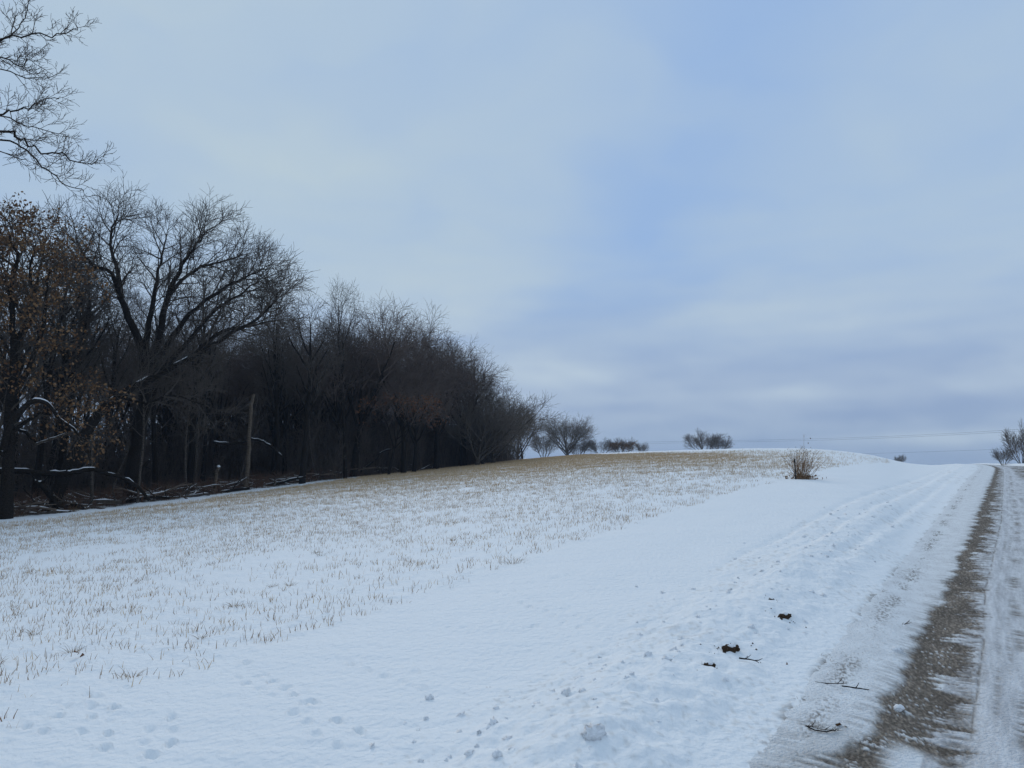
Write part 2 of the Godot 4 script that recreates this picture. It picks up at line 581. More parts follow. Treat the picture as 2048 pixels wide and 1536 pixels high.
# ------------------------------------------------------------------ materials
func noise_tex(freq: float, size: int, octaves: int, lo: Color, hi: Color, kind := FastNoiseLite.TYPE_SIMPLEX_SMOOTH) -> NoiseTexture2D:
	var f := FastNoiseLite.new()
	f.noise_type = kind
	f.frequency = freq
	f.fractal_octaves = octaves
	f.seed = 11
	var g := Gradient.new()
	g.set_color(0, lo)
	g.set_color(1, hi)
	var t := NoiseTexture2D.new()
	t.width = size
	t.height = size
	t.seamless = true
	t.noise = f
	t.color_ramp = g
	return t

func rough_mat(c: Color, bump: Texture2D = null, cm := 0.0, per_m := 1.0, tex: Texture2D = null) -> StandardMaterial3D:
	var m := StandardMaterial3D.new()
	m.albedo_color = c
	m.roughness = 0.9
	m.metallic_specular = 0.25
	if bump or tex:
		m.uv1_triplanar = true
		m.uv1_world_triplanar = true
		m.uv1_scale = V(per_m, per_m, per_m)
	if bump:
		m.heightmap_enabled = true
		m.heightmap_texture = bump
		m.heightmap_scale = cm
	if tex: m.albedo_texture = tex
	return m

func make_materials() -> void:
	var grain := noise_tex(0.02, 512, 5, Color.BLACK, Color.WHITE)
	var barkt := noise_tex(0.03, 256, 4, Color(0.3, 0.28, 0.27), Color(1, 1, 1))
	M.snow = rough_mat(Color.WHITE, grain, 1.3, 1.1)
	M.snow.vertex_color_use_as_albedo = true
	M.snow.roughness = 0.75
	M.lane = rough_mat(Color.WHITE, grain, 1.2, 4.0)
	M.lane.vertex_color_use_as_albedo = true
	M.lane.roughness = 0.8
	M.cap = rough_mat(lin(0.86, 0.865, 0.875), grain, 1.0, 4.0)
	M.bark = rough_mat(lin(0.05, 0.04, 0.032), barkt, 5.0, 2.2, barkt)
	M.bark_grey = rough_mat(lin(0.2, 0.165, 0.135), barkt, 3.0, 1.6, barkt)
	M.bark_pale = rough_mat(lin(0.3, 0.235, 0.175), barkt, 2.0, 2.0, barkt)
	M.twig = rough_mat(lin(0.085, 0.07, 0.058))
	M.twig_red = rough_mat(lin(0.135, 0.102, 0.085))
	M.twig_grey = rough_mat(lin(0.14, 0.115, 0.094))
	M.brush = rough_mat(Color.WHITE)
	M.brush.vertex_color_use_as_albedo = true
	M.leaf = rough_mat(Color.WHITE)
	M.leaf.vertex_color_use_as_albedo = true
	M.leaf_red = rough_mat(lin(0.16, 0.075, 0.04))
	M.straw = rough_mat(Color.WHITE)
	M.straw.vertex_color_use_as_albedo = true
	M.stem_red = rough_mat(lin(0.27, 0.175, 0.11))
	M.straw_solid = rough_mat(lin(0.27, 0.185, 0.108))
	M.soil = rough_mat(lin(0.075, 0.047, 0.029), grain, 1.0, 9.0)
	M.steel = rough_mat(lin(0.03, 0.03, 0.032))
	M.steel.metallic = 0.3
	M.steel.roughness = 0.7
	M.wire = rough_mat(lin(0.12, 0.125, 0.13))

# ------------------------------------------------------------------ sky
func build_sky() -> PanoramaSkyMaterial:
	var w := 1024
	var h := 512
	var data := PackedFloat32Array()
	data.resize(w * h * 3)
	var f := FastNoiseLite.new()
	f.noise_type = FastNoiseLite.TYPE_SIMPLEX_SMOOTH
	f.fractal_octaves = 5
	f.frequency = 0.55
	f.seed = 5
	var g := FastNoiseLite.new()
	g.noise_type = FastNoiseLite.TYPE_SIMPLEX_SMOOTH
	g.fractal_octaves = 4
	g.frequency = 1.6
	g.seed = 21
	# softly lighter and bluer places in the cloud: azimuth, elevation, half widths, strength, tilt
	var spots := [[-17, 23, 10, 6, 0.26, 0.2], [-26, 28, 20, 12, 0.14, 0], [-6, 15, 12, 5, 0.14, 0.1], [14, 28, 11, 11, -0.34, 0.7], [9, 18, 7, 5, -0.2, 0.4], [24, 36, 11, 9, -0.2, 0], [32, 21, 10, 8, 0.16, 0], [4, 8.6, 5, 1.2, 0.6, 0], [10, 7.6, 9, 1.0, 0.15, 0], [20, 6.6, 4, 0.5, 0.32, 0], [31, 3.0, 6, 0.7, 0.45, 0], [18, 12.5, 12, 1.5, 0.15, 0.05], [22, 8.5, 12, 1.6, -0.28, 0.03], [28, 5.0, 9, 0.8, -0.2, 0]]
	for y in h:
		var el := PI * 0.5 - PI * (y + 0.5) / h
		var ed := rad_to_deg(el)
		for x in w:
			var az := TAU * (x + 0.5) / w
			if az > PI: az -= TAU
			var ad := rad_to_deg(az)
			var d := V(sin(az) * cos(el), sin(el), -cos(az) * cos(el))
			var hz := maxf(d.y, 0.0)
			var q := V(d.x, 0, d.z) / (hz + 0.16)
			q += 0.3 * V(g.get_noise_2d(q.x * 0.7, q.z * 0.7), 0, g.get_noise_2d(q.x * 0.7 + 40.0, q.z * 0.7))
			var k := 0.5 + 0.04 * ss(5.0, 12.0, ed) + 0.34 * f.get_noise_2d(q.x, q.z) * ss(0.0, 12.0, ed) + 0.26 * g.get_noise_2d(q.x * 0.8, q.z * 1.3) + 0.16 * g.get_noise_2d(ad * 0.035, ed * 0.4) * ss(22.0, 8.0, ed) + 0.13 * g.get_noise_2d(ad * 0.06 + 0.1 * ed, ed * 0.75) * ss(26.0, 12.0, ed)
			for s in spots:
				var u: float = ad - s[0]
				if absf(u) > 40.0: continue
				var v: float = ed - s[1] - s[5] * u
				k += s[4] * exp(-pow(u / s[2], 2.0) - pow(v / s[3], 2.0))
			k = clampf(k, 0.0, 1.25)
			# thin blue-grey cloud to paler cloud
			var lo := Color(0.278, 0.382, 0.585).lerp(Color(0.312, 0.468, 0.740), ss(5.0, 18.0, ed))
			var hi := Color(0.480, 0.590, 0.715).lerp(Color(0.470, 0.588, 0.690), ss(6.0, 20.0, ed))
			var c := lo.lerp(hi, k)
			c = c.lerp(Color(0.262, 0.372, 0.562), 0.75 * ss(6.5, 2.0, ed) * clampf(1.2 - k, 0.2, 1.0))
			if ed < 0.0: c = Color(0.30, 0.37, 0.5)
			var at := (y * w + x) * 3
			data[at] = c.r
			data[at + 1] = c.g
			data[at + 2] = c.b
	var m := PanoramaSkyMaterial.new()
	m.panorama = ImageTexture.create_from_image(Image.create_from_data(w, h, false, Image.FORMAT_RGBF, data.to_byte_array()))
	return m

# ------------------------------------------------------------------ vegetation on the snow
func clump(stems: int, lo: float, hi: float, w: float, spread: float, lean: float, bend: float) -> ArrayMesh:
	var b := Buf.new()
	for k in stems:
		var d := V(rng.randf_range(-lean, lean) + 0.1, 1, rng.randf_range(-lean, lean)).normalized()
		ribbon(b, V(rng.randf_range(-spread, spread), -0.02, rng.randf_range(-spread, spread)), d, rng.randf_range(lo, hi), w, V(rng.randf_range(-bend, bend), -absf(rng.randf_range(0, bend)) * 0.6, rng.randf_range(-bend, bend)))
	return b.mesh()

func build_stubble() -> void:
	rng.seed = 77
	var kinds := [clump(1, 0.05, 0.1, 0.0075, 0.0, 0.25, 0.2), clump(2, 0.045, 0.1, 0.0075, 0.03, 0.35, 0.5), clump(3, 0.03, 0.09, 0.0075, 0.05, 0.5, 0.7), clump(2, 0.06, 0.12, 0.0075, 0.03, 0.5, 1.8), clump(6, 0.04, 0.1, 0.0075, 0.06, 0.5, 0.8)]
	var where := [[], [], [], [], []]
	var tint := [[], [], [], [], []]
	for k in 620000:
		# spread evenly over the field in front of the wood
		var a := deg_to_rad(rng.randf_range(-47.0, 27.0))
		var r := sqrt(rng.randf_range(9.0, 98.0 * 98.0))
		var x := r * sin(a)
		var z := -r * cos(a)
		var l := x * cos(TH) + z * sin(TH)
		var s := x * sin(TH) - z * cos(TH)
		if l > -5.12 + 0.12 * n_mid.get_noise_2d(s * 1.5, 1.0): continue
		var w := wood(x, z)
		if w.y > (-3.0 if w.x < 18.0 else lerpf(-3.0, 0.2, clampf((w.x - 18.0) / 12.0, 0, 1))) + 0.5 * n_mid.get_noise_2d(x * 0.5, z * 0.5): continue
		var patch := n_big.get_noise_2d(x * 0.6, z * 0.6) + 0.7 * n_mid.get_noise_2d(x * 1.3, z * 1.3)
		var dense := 0.55 + 0.75 * patch
		if l > -9.0 and r > 16.0: dense *= 0.55  # thin along the hill's near side
		if x > 8.0: dense *= lerpf(1.0, 0.2, ss(8.0, 18.0, x)) * ss(72.0, 52.0, r + x * 0.3)
		dense *= lerpf(0.95, 4.8, ss(9.0, 36.0, r) * ss(16.0, 3.0, x))
		if rng.randf() > dense: continue
		var v: int = [0, 0, 0, 1, 1, 1, 2, 2, 3, 4][rng.randi() % 10]
		if v == 4 and r < 10.0 and rng.randf() < 0.7: v = 1
		var q := rng.randf_range(0.65, 1.15) * (1.0 + 0.7 * ss(16.0, 45.0, r))
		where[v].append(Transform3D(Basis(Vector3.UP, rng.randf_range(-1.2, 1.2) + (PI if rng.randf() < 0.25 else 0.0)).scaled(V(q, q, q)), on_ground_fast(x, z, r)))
		var t := rng.randf()
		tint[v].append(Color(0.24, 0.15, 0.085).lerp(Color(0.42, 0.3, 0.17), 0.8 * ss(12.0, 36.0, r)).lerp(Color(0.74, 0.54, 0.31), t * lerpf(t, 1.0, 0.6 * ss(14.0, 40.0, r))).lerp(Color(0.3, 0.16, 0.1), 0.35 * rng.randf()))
	var root := thing("field_stubble", "cut tan stubble standing out of the snow across the sloping field", "stubble")
	root.set_meta("kind", "stuff")
	for v in 5:
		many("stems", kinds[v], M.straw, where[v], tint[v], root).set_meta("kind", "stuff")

func on_ground_fast(x: float, z: float, r: float) -> Vector3:
	return V(x, ground_h(x, z) if r < 45.0 else base_h(x, z) + 0.03, z)

func tuft(blades: int, lo: float, hi: float, spread: float, w := 0.006) -> Buf:
	var b := Buf.new()
	for k in blades:
		var a := rng.randf() * TAU
		var out := rng.randf_range(0.1, 0.8)
		var q := V(cos(a), 0, sin(a))
		ribbon(b, q * spread * rng.randf() + V(0, -0.02, 0), (q * out + Vector3.UP).normalized(), rng.randf_range(lo, hi), w, q * rng.randf_range(0.0, 1.2) + V(0.2, -rng.randf_range(0.2, 1.4), 0), 4)
	return b

func twig_mesh(length: float, r: float, forks: int, curl: float) -> Buf:
	var b := Buf.new()
	var pts := []
	var rads := []
	var p := V(-length * 0.5, 0.012, 0)
	var d := V(1, 0, 0)
	for k in 7:
		pts.append(p)
		rads.append(r * (1.0 - 0.11 * k))
		d = (d + V(0, rng.randf_range(-0.1, 0.12), curl * 0.3 + rng.randf_range(-0.15, 0.15))).normalized()
		p += d * length / 6.0
	tube(b, pts, rads, 5)
	for k in forks:
		var at: Vector3 = pts[rng.randi_range(1, 5)]
		var q := V(rng.randf_range(0.2, 0.9), rng.randf_range(0.0, 0.6), rng.randf_range(-0.8, 0.8)).normalized()
		var e := length * rng.randf_range(0.12, 0.3)
		tube(b, [at, at + q * e * 0.5, at + q * e + V(0, 0.01, 0.01)], [r * 0.6, r * 0.5, r * 0.25], 4)
	return b

func log_with_snow(pts: Array, r0: float, r1: float, called: String, label: String, category: String, mat: Material, snow := true) -> void:
	var o := thing(called, label, category)
	var c := smooth(pts, 4)
	for k in range(1, c.size() - 1): c[k] += rv() * 0.035
	var rads := []
	for k in c.size(): rads.append(lerpf(r0, r1, k / float(c.size() - 1)) * rng.randf_range(0.9, 1.1))
	var b := Buf.new()
	tube(b, c, rads, 8)
	for k in 3:
		var at: Vector3 = c[rng.randi_range(1, c.size() - 2)]
		var q := (rv() + V(0, 0.6, 0)).normalized() * rng.randf_range(0.3, 0.9)
		tube(b, [at, at + q * 0.5, at + q + rv() * 0.1], [r1 * 0.5, r1 * 0.4, 0.012], 4)
	obj("log", b.mesh(), mat, o)
	if snow:
		var run := []
		var rr := []
		for k in c.size():
			if rng.randf() < 0.2 and run.size() > 2:
				rr[0] = 0.012
				rr[-1] = 0.012
				var part := Buf.new()
				tube(part, run, rr, 7)
				obj("snow_cap", part.mesh(), M.cap, o)
				run = []
				rr = []
			run.append(c[k] + V(0, rads[k] * 0.72, 0))
			rr.append(rads[k] * rng.randf_range(0.35, 0.62))
		if run.size() > 2:
			rr[0] = 0.012
			rr[-1] = 0.012
			var part := Buf.new()
			tube(part, run, rr, 7)
			obj("snow_cap", part.mesh(), M.cap, o)

func _ready() -> void:
	# ---- camera
	var cam := Camera3D.new()
	cam.name = "camera"
	cam.fov = 55.0
	cam.near = 0.05
	cam.far = 6000.0
	cam.position = V(0, 1.6, 0)
	cam.rotation_degrees = V(7.797, 0, 0)
	add_child(cam)
	cam.current = true
	# ---- sky, air, exposure
	n_big.frequency = 0.35
	n_big.fractal_octaves = 3
	n_big.seed = 3
	n_mid.frequency = 0.9
	n_mid.fractal_octaves = 3
	n_mid.seed = 8
	n_fine.frequency = 1.0
	n_fine.fractal_octaves = 2
	n_fine.seed = 15
	n_cell.noise_type = FastNoiseLite.TYPE_CELLULAR
	n_cell.cellular_return_type = FastNoiseLite.RETURN_DISTANCE2_SUB
	n_cell.frequency = 1.0
	n_cell.seed = 4
	var env := Environment.new()
	env.background_mode = Environment.BG_SKY
	env.sky = Sky.new()
	env.sky.sky_material = build_sky()
	env.tonemap_mode = Environment.TONE_MAPPER_LINEAR
	env.tonemap_exposure = 1.0
	env.fog_enabled = true
	env.fog_density = 0.0005
	env.fog_light_color = Color(0.68, 0.78, 0.9)
	env.sdfgi_enabled = true
	env.ssao_enabled = true
	env.ssil_enabled = true
	var we := WorldEnvironment.new()
	we.name = "world_environment"
	we.environment = env
	add_child(we)
	# ---- the sun behind the cloud
	var sun := DirectionalLight3D.new()
	sun.name = "sun"
	sun.light_energy = 0.3
	sun.light_angular_distance = 25.0
	sun.light_color = Color(1.0, 0.97, 0.93)
	sun.shadow_enabled = true
	sun.rotation_degrees = V(-32, 197, 0)
	add_child(sun)
	rng.seed = 1
	make_tables()
	make_prints()
	make_materials()
	build_ground()
	build_lane()
	build_trees()
	build_wood_floor()
	build_stubble()
	build_roadside()
	build_far()

# ------------------------------------------------------------------ the wood
func build_trees() -> void:
	var tall := {"seg": [9, 7, 5, 3, 2], "len": [10.0, 3.6, 1.9, 1.0, 0.55], "n": [11, 6, 5, 4], "t0": [0.42, 0.4, 0.35, 0.3], "ang": [33, 36, 40, 42], "trop": [0.03, 0.07, 0.04, 0.02, 0.0], "wig": [0.06, 0.13, 0.16, 0.2, 0.2], "rad": [0.2, 0.08, 0.034, 0.017, 0.011], "rmin": 0.0095, "limbs": 1, "lean": 0.07}
	var elm := {"seg": [5, 8, 6, 4, 2], "len": [5.4, 6.2, 3.0, 1.5, 0.75], "n": [7, 9, 8, 6], "t0": [0.6, 0.5, 0.4, 0.3], "ang": [29, 36, 40, 42], "trop": [0.02, 0.03, 0.0, -0.06, -0.1], "wig": [0.08, 0.13, 0.16, 0.2, 0.2], "rad": [0.27, 0.15, 0.062, 0.022, 0.011], "rmin": 0.0095, "limbs": 1, "shrink": 0.35, "lean": 0.12}
	var round_ := {"seg": [4, 7, 6, 4, 2], "len": [1.6, 5.0, 2.6, 1.3, 0.7], "n": [9, 9, 7, 6], "t0": [0.15, 0.35, 0.3, 0.2], "ang": [44, 36, 38, 40], "trop": [0.0, 0.06, 0.04, 0.02, 0.0], "wig": [0.08, 0.12, 0.16, 0.2, 0.2], "rad": [0.26, 0.11, 0.046, 0.022, 0.014], "rmin": 0.012, "limbs": 1, "shrink": 0.3, "lean": 0.1}
	var pole := {"seg": [9, 5, 3, 2], "len": [8.0, 1.9, 0.9, 0.45], "n": [11, 5, 4], "t0": [0.42, 0.3, 0.2], "ang": [40, 40, 40], "trop": [0.02, 0.08, 0.03, 0.0], "wig": [0.07, 0.14, 0.2, 0.2], "rad": [0.085, 0.028, 0.014, 0.01], "rmin": 0.009, "limbs": 0, "lean": 0.12, "thin": 1}
	var vase := {"seg": [6, 5, 4, 2], "len": [3.2, 1.7, 0.9, 0.45], "n": [8, 6, 5], "t0": [0.25, 0.2, 0.15], "ang": [28, 32, 36], "trop": [0.05, 0.06, 0.03, 0.0], "wig": [0.09, 0.14, 0.18, 0.2], "rad": [0.05, 0.028, 0.018, 0.014], "rmin": 0.012, "limbs": 0, "stems": 9, "lean": 0.75, "foot": 0.3, "thin": 1}
	var tl := []
	for k in 4: tl.append(proto(tall, 100 + k, M.bark, M.twig))
	var el := []
	for k in 4: el.append(proto(elm, 200 + k, M.bark, M.twig_red))
	var rd := []
	for k in 2: rd.append(proto(round_, 300 + k, M.bark_grey, M.twig_grey))
	var po := []
	for k in 4: po.append(proto(pole, 400 + k, M.bark_grey, M.twig))
	var va := []
	for k in 2: va.append(proto(vase, 500 + k, M.bark_grey, M.twig_grey))

	build_great_tree()
	build_leaning_tree()
	build_oak()
	build_overhang()

	# trees of the front row whose crowns make the skyline
	plant(tl[0], -21.45, -31.4, 14.0, 0.4, "bare_tree", "fine topped bare tree standing behind the brown leaved oak", "tree", "", 0.0, 1.15)
	plant(tl[1], -21.0, -33.5, 13.7, 2.1, "bare_tree", "bare tree whose top shows just beyond the oak's brown leaves", "tree", "", 0.02)
	plant(tl[2], -21.2, -36.2, 14.2, 4.0, "bare_tree", "slim bare tree in the gap between leafy oak and great forked tree", "tree")
	plant(tl[3], -13.2, -45.6, 12.3, 1.0, "bare_tree", "slender pale topped bare tree just past the great forked tree's crown", "tree")
	plant(tl[0], -11.9, -50.6, 14.4, 2.6, "bare_tree", "narrow bare tree with the pointed top, tallest spire of the middle wood", "tree", "", 0.0, 0.75)
	plant(el[0], -9.3, -52.4, 13.8, 0.2, "bare_tree", "broad bare tree with fan shaped top beside the pointed spire tree", "tree", "", -0.04, 1.0)
	plant(el[1], -6.95, -57.6, 13.0, 1.4, "bare_tree", "bare tree with forked open limbs right after the fan topped tree", "tree", "", -0.03, 0.95)
	plant(el[2], -5.1, -62.8, 11.4, 3.0, "bare_tree", "dense purplish twigged tree halfway down the wood's sloping skyline", "tree", "", -0.02, 1.0)
	plant(el[3], -3.4, -67.9, 10.3, 5.0, "bare_tree", "dense brown twigged tree next to last at the wood's far end", "tree", "", 0.0, 1.1)
	plant(rd[0], -3.0, -71.5, 8.6, 2.0, "bare_tree", "rounded bare tree that ends the dark wood at its far end", "tree", "", 0.0, 1.15)
	plant(el[2], -8.2, -55.0, 9.6, 0.9, "bare_tree", "dark twiggy tree at the edge under the fan topped crown", "tree")
	plant(rd[1], -4.6, -65.6, 8.2, 0.5, "bare_tree", "low rounded tree whose twigs hang to the stubble near the far end", "tree", "", 0.0, 1.1)
	plant(rd[0], -2.7, -66.8, 6.6, 4.1, "bare_tree", "small bushy tree standing low at the wood's far foot", "tree")

	plant(tl[2], -15.7, -47.5, 14.2, 0.7, "bare_tree", "straight dark tree rising where the great tree's outer twigs end", "tree", "", 0.0, 0.9)
	plant(el[3], -13.1, -52.4, 13.6, 2.2, "bare_tree", "bare tree filling the gap between slender tree and pointed spire", "tree", "", 0.02, 0.9)
	plant(el[1], -11.1, -56.9, 15.0, 5.2, "bare_tree", "tall bare tree just behind the fan topped tree, reaching above it", "tree", "", 0.0, 0.95)
	plant(el[2], -8.1, -61.5, 14.3, 0.3, "bare_tree", "bare tree behind the forked open limbs, its crown a fine dome", "tree", "", 0.0, 0.95)
	plant(el[0], -6.2, -65.7, 12.6, 4.1, "bare_tree", "bare tree behind the dense purplish one on the falling skyline", "tree", "", 0.0, 0.95)
	# saplings along the front
	rng.seed = 31
	for k in 26:
		var al := -6.0 + k * 2.5 + rng.randf_range(-0.8, 0.8)
		var dp := rng.randf_range(0.6, 3.2) + 1.2 * sin(PI * clampf(al / 53.6, 0, 1))
		var x := -18.62 + 0.324 * al - 0.946 * dp
		var z := -27.25 - 0.946 * al - 0.324 * dp
		plant(po[k % 4], x, z, rng.randf_range(4.5, 8.5), rng.randf() * TAU, "sapling", "thin grey pole of a sapling on the wood's front edge", "sapling", "saplings along the wood's front edge", rng.randf_range(-0.12, 0.2))
	# the crowd behind
	rng.seed = 32
	for i in 21:
		for j in 5:
			var al := -16.0 + i * 3.7 + rng.randf_range(-1.3, 1.3)
			var dp := 4.2 + j * 3.6 + rng.randf_range(-1.2, 1.2) + 1.2 * sin(PI * clampf(al / 53.6, 0, 1))
			if al > 52.0 and dp < 8.0: continue
			if al < 9.0 and al > -9.0 and rng.randf() < 0.9: continue
			var x := -18.62 + 0.324 * al - 0.946 * dp
			var z := -27.25 - 0.946 * al - 0.324 * dp
			var hgt := lerpf(13.8, 12.4, clampf(al / 55.0, 0, 1)) * rng.randf_range(0.86, 1.06)
			var src: Node3D = (tl if rng.randf() < (0.8 if al < 15.0 else 0.5) else el)[rng.randi() % 4]
			plant(src, x, z, hgt, rng.randf() * TAU, "wood_tree", "bare dark tree in the crowded interior of the wood", "tree", "bare trees crowded inside the wood", rng.randf_range(-0.08, 0.08), rng.randf_range(0.8, 1.05))
	# beyond the hill
	plant(rd[0], 1.4, -116.0, 9.4, 0.6, "far_tree", "hazy bare tree just past the dark wood's end beyond the hill", "tree", "", 0.0, 1.0)
	plant(el[1], -0.2, -112.0, 9.4, 2.9, "far_tree", "blue grey tree half hidden behind the wood's last rounded tree", "tree", "", 0.0, 0.9)
	plant(rd[1], 7.2, -127.7, 8.6, 1.1, "far_tree", "open round crowned bare tree standing alone on the hill's skyline", "tree", "", 0.0, 1.3)
	plant(va[0], 3.9, -124.0, 5.2, 0.4, "far_shrub", "low grey shrub between the two hazy trees beyond the hill", "shrub")
	plant(va[1], 13.6, -134.0, 3.7, 0.2, "far_shrub", "grey leafless shrub next after the lone round tree on the skyline", "shrub", "", 0.0, 1.9)
	plant(va[0], 16.6, -132.0, 3.3, 1.9, "far_shrub", "grey shrub touching the brown leaved bush on the skyline", "shrub", "", 0.0, 1.6)
	plant(va[1], 23.4, -137.9, 2.6, 3.1, "far_shrub", "smallest grey shrub past the brown leaved bush on the skyline", "shrub", "", 0.0, 1.2)
	plant(va[0], 36.9, -145.6, 5.3, 0.9, "far_shrub", "taller dark half of the paired shrubs alone on the hilltop", "shrub", "", 0.0, 1.5)
	plant(va[1], 39.9, -146.2, 4.3, 2.4, "far_shrub", "lower rounder half of the paired shrubs alone on the hilltop", "shrub", "", 0.0, 1.3)
	plant(va[1], 51.4, -97.4, 1.5, 5.4, "far_shrub", "tiny bare shrub peeping over the snowy dip beside the lane", "shrub", "", 0.0, 1.1)
	plant(va[0], 46.0, -66.4, 4.3, 0.8, "bare_tree", "many stemmed bare tree at the lane's crest under the wires", "tree", "", 0.1, 0.75)
	plant(va[1], 48.6, -67.6, 5.2, 2.4, "bare_tree", "taller bare tree behind the many stemmed one at the lane's crest", "tree", "", 0.0, 0.7)
	plant(va[0], 44.4, -66.3, 1.9, 3.4, "far_shrub", "low twiggy shrub at the foot of the trees on the lane's crest", "shrub")
	# the leafy bush on the skyline
	rng.seed = 41
	start_tree(vase)
	for k in 9:
		var a := TAU * k / 9.0
		grow(V(cos(a) * 0.5, -0.1, sin(a) * 0.5), V(cos(a) * 0.6, 1, sin(a) * 0.6).normalized(), 2.6, 0.05, 0)
	var bush := thing("leafy_bush", "brown leaved bush among the grey shrubs on the skyline", "bush")
	finish_tree(bush, M.bark_grey, M.twig_grey)
	var low_tips := []
	for t in tips:
		if t.y < 2.7 and absf(t.x) < 2.2: low_tips.append(t)
	obj("leaves", leaves_at(low_tips, 0.7, 5, 0.2, 0.17).mesh(), M.leaf, bush).set_meta("kind", "stuff")
	bush.position = V(19.4, base_h(19.4, -130.5) - 0.3, -130.5)
	bush.scale = V(1.05, 0.85, 1.05)
	# russet leaves that still hang on one tree in the wood
	rng.seed = 43
	var young := elm.duplicate(true)
	young.len = [3.0, 3.6, 2.0, 1.1, 0.6]
	young.n = [6, 7, 5, 4]
	start_tree(young)
	grow(V(0, -0.1, 0), V(0.1, 1, 0.05).normalized(), 3.0, 0.12, 0)
	var rus := thing("leafy_tree", "small tree in mid wood that still holds russet leaves", "tree")
	finish_tree(rus, M.bark, M.twig_red)
	var low := []
	for t in tips:
		if t.y < 5.6: low.append(t)
	obj("leaves", leaves_at(low, 0.8, 4, 0.18, 0.15).mesh(), M.leaf_red, rus).set_meta("kind", "stuff")
	rus.position = V(-8.7, base_h(-8.7, -52.3), -52.3)

func free_tree(called: String, label: String, origin: Vector3) -> Node3D:
	var o := thing(called, label, "tree")
	for b in [tb, cb]:
		for k in b.p.size(): b.p[k] -= origin
	finish_tree(o, M.bark, M.twig)
	o.remove_meta("height")
	o.remove_meta("crown_at")
	o.position = origin
	return o

func side_growth() -> Dictionary:
	return {"seg": [5, 7, 5, 3, 2], "len": [1.0, 3.0, 2.0, 1.15, 0.6], "n": [1.0, 2.3, 8, 6], "t0": [0.3, 0.3, 0.35, 0.25], "ang": [40, 42, 40, 42], "trop": [0.0, 0.05, 0.05, 0.03, 0.02], "wig": [0.1, 0.18, 0.19, 0.22, 0.24], "rad": [0.2, 0.07, 0.038, 0.018, 0.011], "rmin": 0.0095, "limbs": 1, "shrink": 0.45}

func build_great_tree() -> void:
	rng.seed = 51
	start_tree(side_growth())
	limb([V(-17.77, 0.5, -34.72), V(-17.71, 2.64, -34.75), V(-17.62, 3.70, -34.79), V(-17.49, 5.49, -34.86), V(-17.54, 7.02, -34.83)], 0.34, 0.29, -1, 12)
	limb([V(-17.54, 6.9, -34.83), V(-17.76, 8.24, -34.72), V(-18.21, 9.76, -33.92), V(-18.19, 10.34, -33.36), V(-18.33, 11.22, -32.71), V(-18.82, 11.43, -31.86), V(-19.11, 12.32, -31.10)], 0.24, 0.03, 1)
	limb([V(-18.23, 10.2, -33.57), V(-18.59, 11.64, -33.71), V(-18.93, 12.59, -33.64), V(-18.84, 13.6, -33.46), V(-18.6, 14.2, -33.40)], 0.13, 0.025, 1)
	limb([V(-17.54, 6.9, -34.83), V(-17.56, 8.50, -34.82), V(-17.69, 10.37, -35.43), V(-17.88, 11.80, -36.00), V(-17.97, 13.2, -36.63), V(-18.1, 14.6, -37.17)], 0.2, 0.025, 1)
	limb([V(-17.51, 7.1, -34.85), V(-17.05, 8.80, -35.08), V(-16.71, 10.46, -34.80), V(-15.99, 12.18, -34.69), V(-15.3, 13.2, -34.62), V(-14.8, 13.9, -34.57)], 0.22, 0.025, 1)
	limb([V(-17.09, 8.6, -35.06), V(-16.93, 10.92, -35.58), V(-16.21, 12.49, -36.57), V(-15.34, 13.2, -37.48), V(-14.5, 13.9, -38.43)], 0.14, 0.025, 1)
	limb([V(-17.51, 6.6, -34.85), V(-16.47, 8.23, -34.69), V(-15.41, 9.66, -34.52), V(-13.94, 10.82, -34.27), V(-12.7, 11.4, -34.18), V(-11.9, 11.8, -34.13)], 0.18, 0.025, 1)
	free_tree("great_tree", "great bare tree with several forking limbs above the leaning trunk", V(-17.77, base_h(-17.77, -34.72), -34.72))

func build_leaning_tree() -> void:
	rng.seed = 52
	start_tree(side_growth())
	var stem := [V(-18.9, 0.2, -30.3), V(-18.42, 3.29, -31.51), V(-18.10, 4.76, -32.27), V(-17.19, 5.77, -32.76), V(-16.23, 6.57, -33.25), V(-14.29, 7.72, -33.59), V(-12.96, 8.73, -33.80), V(-11.7, 9.7, -34.13), V(-11.0, 10.8, -34.19)]
	limb(stem, 0.3, 0.03, 1, 10)
	limb([V(-14.82, 7.3, -33.47), V(-13.92, 8.80, -34.50), V(-12.66, 9.41, -35.62), V(-11.7, 9.9, -36.67)], 0.12, 0.025, 1)
	limb([V(-16.44, 6.3, -33.15), V(-15.37, 8.12, -34.10), V(-14.67, 9.78, -35.05), V(-13.67, 11.1, -36.10), V(-13.0, 12.0, -36.87)], 0.15, 0.025, 1)
	limb([V(-17.4, 5.5, -32.6), V(-16.2, 5.2, -32.4), V(-14.9, 5.5, -32.2), V(-13.6, 5.1, -32.4)], 0.08, 0.02, 1)
	var og := V(-18.9, base_h(-18.9, -30.3), -30.3)
	var o := free_tree("leaning_tree", "dark trunk leaning steeply across the wood's edge with snow on its back", og)
	var c := smooth(stem, 5)
	for run in [[8, 14], [16, 19], [22, 27]]:
		var pts := []
		var rads := []
		for k in range(run[0], run[1] + 1):
			var r := lerpf(0.3, 0.03, pow(k / float(c.size() - 1), 0.8))
			pts.append(c[k] - og + V(0, r * 0.85, 0.05))
			rads.append(r * 0.22 if k > run[0] and k < run[1] else 0.012)
		var s := Buf.new()
		tube(s, pts, rads, 6)
		obj("snow_cap", s.mesh(), M.cap, o)

